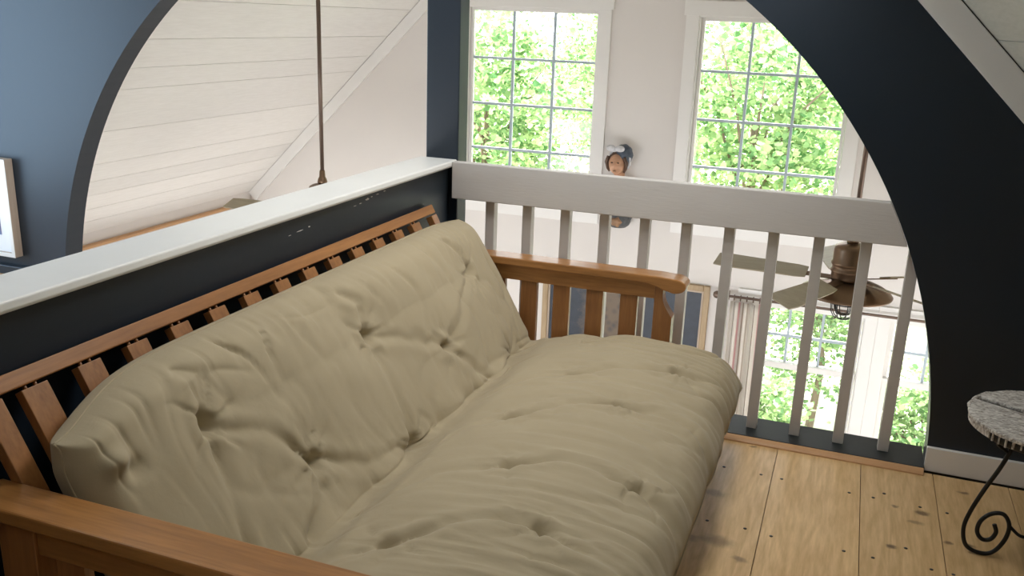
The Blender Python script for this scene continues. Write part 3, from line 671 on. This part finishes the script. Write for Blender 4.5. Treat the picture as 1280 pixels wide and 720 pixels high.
    Px = Px + fr * (0.010 * (vnoise(Yv * 18, S * 3, 44) - .5) + 0.014 * (vnoise(Yv * 5, S, 45) - .5)); Qx = Qx + fr * (0.010 * (vnoise(Yv * 18, S * 3, 44) - .5) + 0.014 * (vnoise(Yv * 5, S, 45) - .5))
    Pv = np.stack([Px, Yv + wr, Pz], -1).reshape(-1, 3); Qv = np.stack([Qx, Yv + wr, Qz], -1).reshape(-1, 3)
    idx = np.arange(NU * NV).reshape(NU, NV)
    border = np.zeros((NU, NV), bool); border[0] = border[-1] = True; border[:, 0] = border[:, -1] = True
    low = idx.copy(); low[~border] = NU * NV + np.arange((~border).sum())
    verts = np.vstack([Pv, Qv[(~border).reshape(-1)]])
    q = np.stack([idx[:-1, :-1], idx[1:, :-1], idx[1:, 1:], idx[:-1, 1:]], -1).reshape(-1, 4)
    q2 = np.stack([low[:-1, :-1], low[:-1, 1:], low[1:, 1:], low[1:, :-1]], -1).reshape(-1, 4)
    mb = MB(); mb.v = [tuple(v_) for v_ in verts.tolist()]; mb.f = [tuple(f_) for f_ in q.tolist()] + [tuple(f_) for f_ in q2.tolist()]; mb.smooth = [True] * len(mb.f)
    # seam line points along the near end and along the top edge
    seam = [Pv.reshape(NU, NV, 3)[i, 0] for i in range(0, NU, 3)]
    seam_far = [Pv.reshape(NU, NV, 3)[i, -1] for i in range(0, NU, 3)]
    edge_top = [Pv.reshape(NU, NV, 3)[0, j] for j in range(0, NV, 3)]
    edge_front = [Pv.reshape(NU, NV, 3)[-1, j] for j in range(0, NV, 3)]
    tpos = []
    G = Pv.reshape(NU, NV, 3)
    for (px, py) in tuf:
        i = int(np.argmin(np.abs(sl - at(px)))); j = int(np.argmin(np.abs(Yv[0] - py))); tpos.append((G[i, j], (nx[i, 0], 0, nz[i, 0])))
    return mb, seam, seam_far, edge_top, edge_front, tpos
mb, seam, seam_far, edge_top, edge_front, tpos = mattress()
mt = tag(part('futon_mattress', mb, 'fabric', org=(0.7, -1.13, 0.2)), 'tan tufted cotton futon mattress folded into seat and back on wooden frame', 'mattress')
for ln in (seam, seam_far, edge_top, edge_front): part('piping', MB().tube(ln, 0.0024, 6), 'fabric', mt)
for p, nrm in tpos[:8] + tpos[8:17]:
    c = Vector(p) + Vector(nrm) * .0008
    part('tuft', MB().ball(c, (0.0045, 0.0045, 0.0035), 10, 6), 'fabric', mt)
th = MB().tube([(1.262, -0.34, 0.19), (1.266, -0.338, 0.15), (1.258, -0.34, 0.11), (1.268, -0.336, 0.075), (1.262, -0.338, 0.045), (1.266, -.334, .012)], 0.0008, 5)
part('loose_thread', th, 'white', mt, label='loose pale thread hanging from the front corner')

# ------------------------------------------------------------------ ceiling fans
def make_fan(loc, az0, label):
    x, y, z = loc          # z: top of motor housing
    f = thing('ceiling_fan', label, 'ceiling fan', (x, y, z - .3), group='ceiling fans of the tall room')
    zc = (ZL + x if x < RX else ZR - x) - .012
    part('downrod', MB().tube([(x, y, z + .03), (x, y, zc - .02)], 0.0125, 14), 'pole', f)
    part('canopy', MB().lathe([(0.018, -0.085), (0.045, -0.06), (0.062, -0.02), (0.07, 0.0), (0.07, 0.05)], (x, y, zc - .03), 28), 'bronze', f)
    part('coupling', MB().lathe([(0.026, 0.0), (0.03, 0.012), (0.026, 0.03), (0.018, 0.045), (0.0165, 0.075), (0.0135, 0.085)], (x, y, z), 24), 'bronze', f)
    part('motor_housing', MB().lathe([(0.05, -0.19), (0.078, -0.185), (0.083, -0.172), (0.083, -0.15), (0.09, -0.143), (0.09, -0.133), (0.083, -0.128), (0.083, -0.112), (0.09, -0.106), (0.09, -0.096), (0.084, -0.09), (0.084, -0.03), (0.078, -0.014), (0.06, -0.004), (0.03, 0.002)], (x, y, z), 44), 'bronze', f)
    part('light_shade', MB().lathe([(0.222, -0.262), (0.225, -0.255), (0.218, -0.246), (0.185, -0.222), (0.14, -0.203), (0.085, -0.192), (0.05, -0.188)], (x, y, z), 48), 'bronze', f)
    jar = part('glass_jar', MB().lathe([(0.012, -0.375), (0.035, -0.366), (0.048, -0.34), (0.052, -0.30), (0.05, -0.262)], (x, y, z), 24), 'glass', f)
    cg = MB()
    for k in range(4):
        a = PI / 4 * k + .3; c, s = math.cos(a), math.sin(a)
        cg.tube([(x + c * r, y + s * r, z - .262 - h) for r, h in ((.064, 0), (.067, .05), (.062, .09), (.045, .12), (.02, .132), (0, .135), (-.02, .132), (-.045, .12), (-.062, .09), (-.067, .05), (-.064, 0))], 0.0026, 6)
    cg.tube([(x + .068 * math.cos(a), y + .068 * math.sin(a), z - .31) for a in np.linspace(0, 2 * PI, 24, endpoint=False)], 0.003, 6, closed=True)
    part('cage', cg, 'iron', f)
    for k in range(5):
        a = az0 + 2 * PI * k / 5
        R = Matrix.Translation((x, y, z - .178)) @ Matrix.Rotation(a, 4, 'Z') @ Matrix.Rotation(-0.30, 4, 'X')
        prof = [(0.20, -.050), (0.25, -.058), (0.60, -.066), (0.668, -.058), (0.672, .058), (0.60, .066), (0.25, .058), (0.20, .050)]
        b = MB().prism(prof, 'z', -0.004, 0.004); b.v = [tuple(R @ Vector(v)) for v in b.v]
        bl = part('blade', b, 'blade', f, 0.0015)
        br = MB().box(0.07, 0.26, -.018, .018, -0.010, -0.0045); br.v = [tuple(R @ Vector(v)) for v in br.v]
        part('blade_iron', br, 'bronze', bl, 0.001)
    return f
make_fan((1.622, 1.5, 0.443), math.radians(-115), 'bronze ceiling fan with caged light, seen whole between the white balusters')
make_fan((-1.411, 1.5, 0.455), math.radians(-177), 'ceiling fan mostly hidden behind the half wall, its rod in front of the plank ceiling')

# ------------------------------------------------------------------ far wall furnishings
# carved bust
bx, by = 0.0, D
bu = thing('carved_bust', 'painted wooden bust of a woman in a blue bonnet hung between upper windows', 'figurehead', (bx, by, 0.0))
M['skin_paint'] = plain('painted_skin', (0.52, 0.29, 0.18), 0.45, 0.45, 28)
M['hair_paint'] = plain('painted_hair', (0.10, 0.055, 0.035), 0.5, 0.3, 30)
M['bonnet_paint'] = plain('bonnet_paint', (0.07, 0.09, 0.125), 0.5, 0.9, 34)
M['ruffle_paint'] = plain('ruffle_paint', (0.58, 0.58, 0.60), 0.5, 0.4, 40)
M['cloak_paint'] = plain('cloak_paint', (0.085, 0.09, 0.095), 0.55, 0.95, 40)
M['gilt_paint'] = plain('brown_gilt', (0.30, 0.17, 0.09), 0.5, 0.4, 30)
hc = (bx - .018, by - .14, 0.474)
def face(d):
    k = 1.0
    if d[1] < 0:
        fx, fz = d[0], d[2]
        k += 0.24 * math.exp(-((fx / .13) ** 2 + ((fz + .05) / .22) ** 2))             # nose
        k -= 0.07 * math.exp(-(((abs(fx) - .34) / .15) ** 2 + ((fz - .15) / .12) ** 2))  # eye sockets
        k += 0.06 * math.exp(-((fx / .25) ** 2 + ((fz + .52) / .09) ** 2)) + 0.05 * math.exp(-((fx / .22) ** 2 + ((fz + .82) / .15) ** 2))
        k += 0.05 * math.exp(-(((abs(fx) - .45) / .2) ** 2 + ((fz + .2) / .2) ** 2))
    return k
body = MB().ball(hc, (0.060, 0.076, 0.078), 40, 30, face)
body.lathe([(0.060, -.16), (0.045, -.12), (0.038, -.08), (0.040, -.04)], (bx, by - .125, 0.462), 24)
body.ball((bx, by - .11, 0.24), (0.085, 0.085, 0.11), 26, 16)
part('figure', body, 'skin_paint', bu)
lips = MB()
for s in (-1, 1): part('eye', MB().ball((hc[0] + s * .023, hc[1] - .071, hc[2] + .014), (.010, .006, .005), 10, 6), 'hair_paint', bu)
lips.ball((hc[0], hc[1] - .076, hc[2] - .045), (.014, .006, .005), 10, 6)
part('mouth', lips, 'gilt_paint', bu)
hair = MB().ball((hc[0], hc[1] + .018, hc[2] + .016), (0.071, 0.070, 0.080), 24, 14)
for s in (-1, 1): hair.tube([(hc[0] + s * .058, hc[1] - .04, hc[2] + .05), (hc[0] + s * .074, hc[1] - .025, hc[2] + .01), (hc[0] + s * .066, hc[1] - .01, hc[2] - .035), (hc[0] + s * .055, hc[1], hc[2] - .06)], [.013, .014, .012, .006], 8)
part('hair', hair, 'hair_paint', bu)
bon = MB().ball((hc[0] + .035, hc[1] + .035, hc[2] + .06), (0.068, 0.074, 0.078), 28, 16, lambda d: 1 + .03 * math.sin(9 * math.atan2(d[0], d[2])))
part('bonnet', bon, 'bonnet_paint', bu)
ruf = MB().tube([(hc[0] + .078 * math.cos(a) + .012, hc[1] + .005 - .02 * math.sin(a), hc[2] + .02 + .082 * math.sin(a) + .006 * math.sin(9 * a)) for a in np.linspace(-.7, PI * .8, 26)], [.010 + .003 * math.sin(i * 2.1) for i in range(26)], 8)
part('ruffle', ruf, 'ruffle_paint', bu)
bow = MB()
for s in (-1, 1): bow.ball((hc[0] - .008 + s * .032, hc[1] - .045, hc[2] + .112), (.036, .018, .024), 14, 8)
bow.ball((hc[0] - .008, hc[1] - .04, hc[2] + .105), (.010, .010, .010), 10, 6)
part('bow', bow, 'ruffle_paint', bu)
clo = MB()
for s in (-1, 1): clo.tube([(bx + s * .05, by - .13, .345), (bx + s * .085, by - .11, .30), (bx + s * .095, by - .09, .20), (bx + s * .085, by - .085, .10), (bx + s * .06, by - .085, .03)], [.018, .034, .038, .034, .02], 10)
part('cloak', clo, 'cloak_paint', bu)
bas = MB().lathe([(0.02, 0.0), (0.055, .006), (0.078, .025), (0.088, .05), (0.082, .075), (0.07, .15)], (bx + .01, by - .09, -0.005), 30)
part('scroll_base', bas, 'cloak_paint', bu)
ros = MB().ball((bx + .01, by - .165, .05), (.04, .022, .036), 14, 8, lambda d: 1 + .15 * math.sin(5 * math.atan2(d[0], d[2])))
part('carved_rosette', ros, 'gilt_paint', bu)

# large framed painting low on the far wall
pt = thing('framed_painting', 'large dark landscape painting in a gilt frame low on the far wall', 'painting', (0.07, D, -1.1))
x0, x1, z0, z1 = -0.575, 0.715, -1.15, -0.385
part('frame', ring(MB(), x0, x1, z0, z1, 0.045, D - .035, D - .004), 'gold', pt, 0.006)
part('liner', ring(MB(), x0 + .045, x1 - .045, z0 + .045, z1 - .045, 0.014, D - .022, D - .004), 'frame_side', pt, 0.002)
part('canvas', MB().box(x0 + .06, x1 - .06, D - .014, D - .005, z0 + .06, z1 - .06), 'painting', pt)

# curtain rod + curtain
rod = thing('curtain_rod', 'dark curtain rod with ball finial above the lower windows', 'curtain rod', (1.8, D - .09, -0.42))
part('pole', MB().tube([(0.80, D - .09, -0.418), (2.95, D - .09, -0.418)], 0.010, 12), 'pole', rod)
fn = MB().ball((0.775, D - .09, -0.418), (.028, .028, .028), 16, 10); fn.tube([(0.795, D - .09, -0.418), (0.81, D - .09, -0.418)], 0.015, 12)
part('finial', fn, 'pole', rod)
for xb in (0.845, 2.9):
    part('bracket', MB().box(xb - .008, xb + .008, D - .1, D - .0005, -.436, -.43).box(xb - .012, xb + .012, D - .006, D - .0005, -.47, -.40), 'pole', rod)
cu = thing('striped_curtain', 'cream curtain with taupe and pink stripes hanging beside the lower window', 'curtain', (1.02, D - .09, -2.6))
NX, NZ = 120, 30; vs = []; fs = []; uv = []
for j in range(NZ + 1):
    z = -0.455 - (2.65 - .455) * j / NZ; spread = 1 + .12 * j / NZ
    for i in range(NX + 1):
        t = i / NX; x = 0.875 + 0.225 * t * spread; y = D - .09 + .022 * math.sin(2 * PI * 3.5 * t + .12 * math.sin(j * .7)) * (1 - .15 * math.sin(j * .4))
        vs.append((x, y, z)); uv.append((t, j / NZ))
for j in range(NZ):
    for i in range(NX): a = j * (NX + 1) + i; fs.append((a, a + 1, a + NX + 2, a + NX + 1))
cm = MB().add(vs, fs, True); panel = part('cloth', cm, 'curtain', cu)
ul = panel.data.uv_layers.new(name='UVMap')
for lp in panel.data.loops: ul.data[lp.index].uv = uv[lp.vertex_index]
so = panel.modifiers.new('thick', 'SOLIDIFY'); so.thickness = 0.002
for k in range(5):
    xk = 0.90 + .045 * k
    part('grommet', MB().tube([(xk, D - .09 + .02 * math.cos(a), -.424 + .02 * math.sin(a)) for a in np.linspace(0, 2 * PI, 16, endpoint=False)], .004, 6, closed=True), 'pole', cu)

# framed picture on the blue wall, left
fp_ = thing('framed_print', 'white framed blue print leaning against the blue wall at left', 'picture', (-2.45, -.045, 0.23))
x0, x1, z0, z1 = -2.78, -2.153, 0.262, 0.738
part('frame', ring(MB(), x0, x1, z0, z1, 0.022, -.066, -.022), 'frame_side', fp_, 0.002)
part('frame_face', ring(MB(), x0, x1, z0, z1, 0.020, -.069, -.0662), 'white_gloss', fp_, 0.001, label='white front face of the frame')
part('mat_board', MB().box(x0 + .02, x1 - .02, -.055, -.045, z0 + .02, z1 - .02), 'mat_board', fp_)
part('print', MB().box(x0 + .1, x1 - .085, -.058, -.0552, z0 + .105, z1 - .08), 'blue_print', fp_)

# ------------------------------------------------------------------ wrought iron side table
tx_, ty_, tz_ = 2.172, -0.545, 0.448
tb = thing('side_table', 'small round wrought iron table with whitewashed woven top beside navy wall', 'table', (tx_, ty_, 0))
R_ = 0.205
def disc_half(sign, gap, ang, r, za, zb, n=40):
    pts = []
    for k in range(n + 1):
        a = ang + (PI * k / n if sign > 0 else PI + PI * k / n); pts.append((tx_ + r * math.cos(a), ty_ + r * math.sin(a)))
    nxn = (-math.sin(ang) * gap * sign, math.cos(ang) * gap * sign)
    return MB().prism([(p[0] + nxn[0], p[1] + nxn[1]) for p in pts], 'z', za, zb)
ang = math.radians(152)
top = disc_half(1, .014, ang, R_ - .003, tz_ - .012, tz_); h2 = disc_half(-1, .014, ang, R_ - .003, tz_ - .012, tz_); top.add(h2.v, h2.f)
part('table_top', top, 'raffia', tb, 0.003)
part('top_base', MB().lathe([(R_ - .012, -.040), (R_ - .008, -.036), (R_ - .006, -.012)], (tx_, ty_, tz_ - .001), 64), 'black', tb, label='black band showing in the split of the woven top')
st = MB()
for k in range(64):
    a = 2 * PI * k / 64 + random.uniform(-.01, .01); c, s = math.cos(a), math.sin(a)
    zl = tz_ - random.uniform(.030, .040)
    if math.radians(165) < a < math.radians(215): zl = tz_ - .034
    w = random.uniform(.0016, .0032) if not (math.radians(160) < a < math.radians(215)) else .0105
    p = Vector((tx_ + (R_ - .004) * c, ty_ + (R_ - .004) * s, 0)); t = Vector((-s, c, 0))
    st.beam(p + Vector((0, 0, zl)), p + Vector((0, 0, tz_ - .004)), w * 2, .004, up=(c, s, 0))
part('binding_strips', st, 'raffia', tb)
rm = MB().tube([(tx_ + R_ * math.cos(a), ty_ + R_ * math.sin(a), tz_ - .004 + .002 * math.sin(11 * a)) for a in np.linspace(0, 2 * PI, 72, endpoint=False)], [.0045 + .0015 * math.sin(i * 1.7) for i in range(72)], 7, closed=True)
part('rim', rm, 'raffia', tb)
legp = [(2.093, .408), (2.090, .345), (2.072, .281), (2.043, .206), (2.018, .128), (2.010, .073), (2.024, .023), (2.060, .006), (2.096, .015), (2.121, .061), (2.125, .108), (2.106, .140), (2.075, .136), (2.051, .109), (2.046, .074), (2.062, .051), (2.084, .055), (2.095, .080), (2.087, .104)]
lc = catmull([(p[0] - tx_, p[1]) for p in legp], 6)
for k in range(3):
    a = math.radians(2 + 120 * k)
    Rm = Matrix.Translation((tx_, ty_, 0)) @ Matrix.Rotation(a, 4, 'Z')
    part('leg', MB().tube([Rm @ Vector((q[0], 0, q[1])) for q in lc], 0.0062, 10), 'iron', tb)
rg = MB().tube([(tx_ + .078 * math.cos(a), ty_ + .078 * math.sin(a), .405) for a in np.linspace(0, 2 * PI, 40, endpoint=False)], .006, 8, closed=True)
part('support_ring', rg, 'iron', tb)
for k in range(3):
    sc_ = MB()
    a = math.radians(2 + 120 * k); Rm = Matrix.Translation((tx_, ty_, 0)) @ Matrix.Rotation(a, 4, 'Z')
    sc_.tube([Rm @ Vector(p) for p in [tuple((q[0], 0, q[1])) for q in catmull([(-.047, .108), (-.02, .085), (0.0, .08)], 6)]], .005, 8)
    part('scroll_brace', sc_, 'iron', tb); sc_ = MB()
    sc_.tube([Rm @ Vector((q[0], 0, q[1])) for q in catmull([(-.085, .33), (-.118, .355), (-.115, .395), (-.09, .402)], 6)], .0045, 8)
    part('upper_scroll', sc_, 'iron', tb)

# ------------------------------------------------------------------ outdoors
struct('ground', MB().box(-40, 40, D + .6, 60, -3.0, -2.9), 'ground', 'pale sunlit ground outside the windows', 'ground')
def crown_mesh(c, rad, nleaf, size, seed, hollow=.35):
    rs = np.random.RandomState(seed); mb = MB(); vs = []; fs = []
    # clumps give the crown its ragged outline
    ncl = max(8, int(nleaf / 45)); cl = []
    while len(cl) < ncl:
        d = rs.normal(size=3); d /= np.linalg.norm(d); r = (hollow + (1 - hollow) * rs.rand()) ; cl.append(np.array(c) + d * r * np.array(rad))
    for i in range(nleaf):
        p = cl[rs.randint(ncl)] + rs.normal(size=3) * np.array([.30, .30, .20]) * (min(rad) * .35 + .1)
        s = size * rs.uniform(.6, 1.3); a = rs.normal(size=3); a /= np.linalg.norm(a); a[2] *= .6; b = rs.normal(size=3); b -= a * (a @ b) / (a @ a); b /= np.linalg.norm(b); n_ = np.cross(a, b)
        o = len(vs)
        vs += [p, p + a * s * .28 + b * s * .34 + n_ * s * .04, p + a * s * .62 + b * s * .26, p + a * s * 1.0, p + a * s * .62 - b * s * .26, p + a * s * .28 - b * s * .34 + n_ * s * .04]
        fs += [(o, o + 1, o + 2, o + 3), (o, o + 3, o + 4, o + 5)]
    mb.add(vs, fs); return mb
def tree(name, label, cat, group, x, y, zc, rad, nleaf, size, seed, mat, zg=-2.9):
    t = thing(name, label, cat, (x, y, zg), group)
    rs = random.Random(seed); tk = MB()
    tk.tube([(x, y, zg), (x + .05, y, zg + (zc - zg) * .5), (x - .04, y + .03, zc)], [.06 * rad[0], .045 * rad[0], .025 * rad[0]], 8)
    for k in range(6):
        a = rs.uniform(0, 2 * PI); tk.tube([(x, y, zg + (zc - zg) * rs.uniform(.5, .95)), (x + .4 * rad[0] * math.cos(a), y + .4 * rad[1] * math.sin(a), zc + .1 * rad[2]), (x + .8 * rad[0] * math.cos(a), y + .8 * rad[1] * math.sin(a), zc + rs.uniform(.1, .6) * rad[2])], [.02 * rad[0], .012 * rad[0], .005 * rad[0]], 6)
    part('trunk', tk, 'bark', t); part('crown', crown_mesh((x, y, zc), rad, nleaf, size, seed), mat, t)
    return t
G1, G2 = 'maple trees outside the windows', 'shrubs outside the lower windows'
TR = [(-3.6, 9.6, .1, (1.5, 1.4, 1.8)), (.3, 9.6, .2, (1.5, 1.4, 1.8)), (4.2, 9.6, .1, (1.5, 1.4, 1.8)), (-6.4, 13.4, .1, (1.6, 1.4, 2.2)), (-2.1, 13.4, .1, (1.6, 1.4, 2.2)), (1.9, 13.4, .2, (1.6, 1.4, 2.2)), (5.9, 13.4, .1, (1.6, 1.4, 2.2)),
      (-8.2, 17.4, .1, (1.75, 1.4, 2.8)), (-4.0, 17.4, .2, (1.75, 1.4, 2.8)), (.2, 17.4, .2, (1.75, 1.4, 2.8)), (4.4, 17.4, .1, (1.75, 1.4, 2.8)), (8.6, 17.4, .1, (1.75, 1.4, 2.8))]
for i, (x, y, z, r) in enumerate(TR):
    tree('maple_tree', 'yellow green maple tree outside behind the window panes', 'tree', G1, x, y, z, r, 7600, .115, 100 + i, 'leaf_a')
SH = [(.7, 5.3, -2.2, (.72, .55, .75)), (2.5, 5.2, -2.1, (.72, .55, .8)), (4.3, 5.3, -2.1, (.72, .55, .8)), (1.5, 6.9, -1.4, (.78, .55, 1.3)), (3.3, 6.9, -1.4, (.78, .55, 1.3)), (5.1, 6.9, -1.4, (.78, .55, 1.3)), (-.3, 6.9, -1.9, (.75, .55, 1.0))]
for i, (x, y, z, r) in enumerate(SH):
    tree('green_shrub', 'leafy green shrub outside behind the lower window panes', 'shrub', G2, x, y, z, r, 5200, .07, 300 + i, 'leaf_b')

# ------------------------------------------------------------------ light
w = bpy.data.worlds.new('sky'); scn.world = w; w.use_nodes = True
bg = w.node_tree.nodes['Background']; bg.inputs[0].default_value = (0.93, 0.96, 1.0, 1); bg.inputs[1].default_value = 6.0
def sun(rot, strength, angle, col):
    l = bpy.data.lights.new('sun', 'SUN'); l.energy = strength; l.angle = angle; l.color = col
    o = bpy.data.objects.new('sun', l); COL.objects.link(o); o.rotation_euler = rot; return o
s_ = sun((0, 0, 0), 30.0, 0.01, (1.0, 0.95, 0.86))
s_.rotation_euler = Vector((0.18, -0.60, -0.78)).to_track_quat('-Z', 'Y').to_euler()
def area(name, loc, direction, sx, sy, power, col, portal=False):
    l = bpy.data.lights.new(name, 'AREA'); l.shape = 'RECTANGLE'; l.size = sx; l.size_y = sy; l.energy = power; l.color = col
    o = bpy.data.objects.new(name, l); COL.objects.link(o); o.location = loc
    o.rotation_euler = Vector(direction).to_track_quat('-Z', 'Y').to_euler()
    if portal: l.cycles.is_portal = True
    return o
for W in (W1, W2, W3, W4):
    area('window_daylight', ((W[0] + W[1]) / 2, D + .15, (W[2] + W[3]) / 2), (0, -1, 0), W[1] - W[0], W[3] - W[2], 1, (1, 1, 1), True)
area('east_fill', (3.225, 1.7, -1.42), (-1, 0, 0), 2.3, 2.0, 42, (1.0, 0.97, 0.93))  # fill lamp before a solid wall, lifts the far wall and ceiling
area('west_fill', (-3.265, 1.7, -1.42), (1, 0, 0), 2.3, 2.0, 42, (1.0, 0.97, 0.93))  # same added fill from the other side of the tall room
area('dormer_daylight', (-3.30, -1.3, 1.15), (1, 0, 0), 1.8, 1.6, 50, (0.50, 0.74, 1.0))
px_ = 1.15
area('overhead_fill', (px_ - .03, -0.62, ZR - px_ - .03), (-1, 0, -1), 0.9, 0.7, 27, (1.0, 0.98, 0.96))  # added lamp under the closed roof, lights the futon from above
# ------------------------------------------------------------------ camera
cd = bpy.data.cameras.new('camera'); co = bpy.data.objects.new('camera', cd); COL.objects.link(co)
r_ = Vector((0.935463, 0.351725, 0.034615)); u_ = Vector((-0.130774, 0.253487, 0.958458)); f_ = Vector((-0.328339, 0.901129, -0.283124))
mw = Matrix.Identity(4)
for i in range(3): mw[i][0] = r_[i]; mw[i][1] = u_[i]; mw[i][2] = -f_[i]
mw.translation = Vector((1.56410858, -3.25476417, 1.46146253)); co.matrix_world = mw
cd.sensor_fit = 'HORIZONTAL'; cd.sensor_width = 36; cd.lens = 36 * 1146.91 / 1280; cd.clip_start = 0.05; cd.clip_end = 200
scn.camera = co
scn.cycles.max_bounces = 10; scn.cycles.diffuse_bounces = 6; scn.cycles.transparent_max_bounces = 12
scn.cycles.use_denoising = True
scn.cycles.sample_clamp_indirect = 8.0
vs_ = scn.view_settings; vs_.view_transform = 'Standard'; vs_.look = 'None'; vs_.gamma = 1.0; vs_.use_curve_mapping = False; vs_.exposure = 0.0
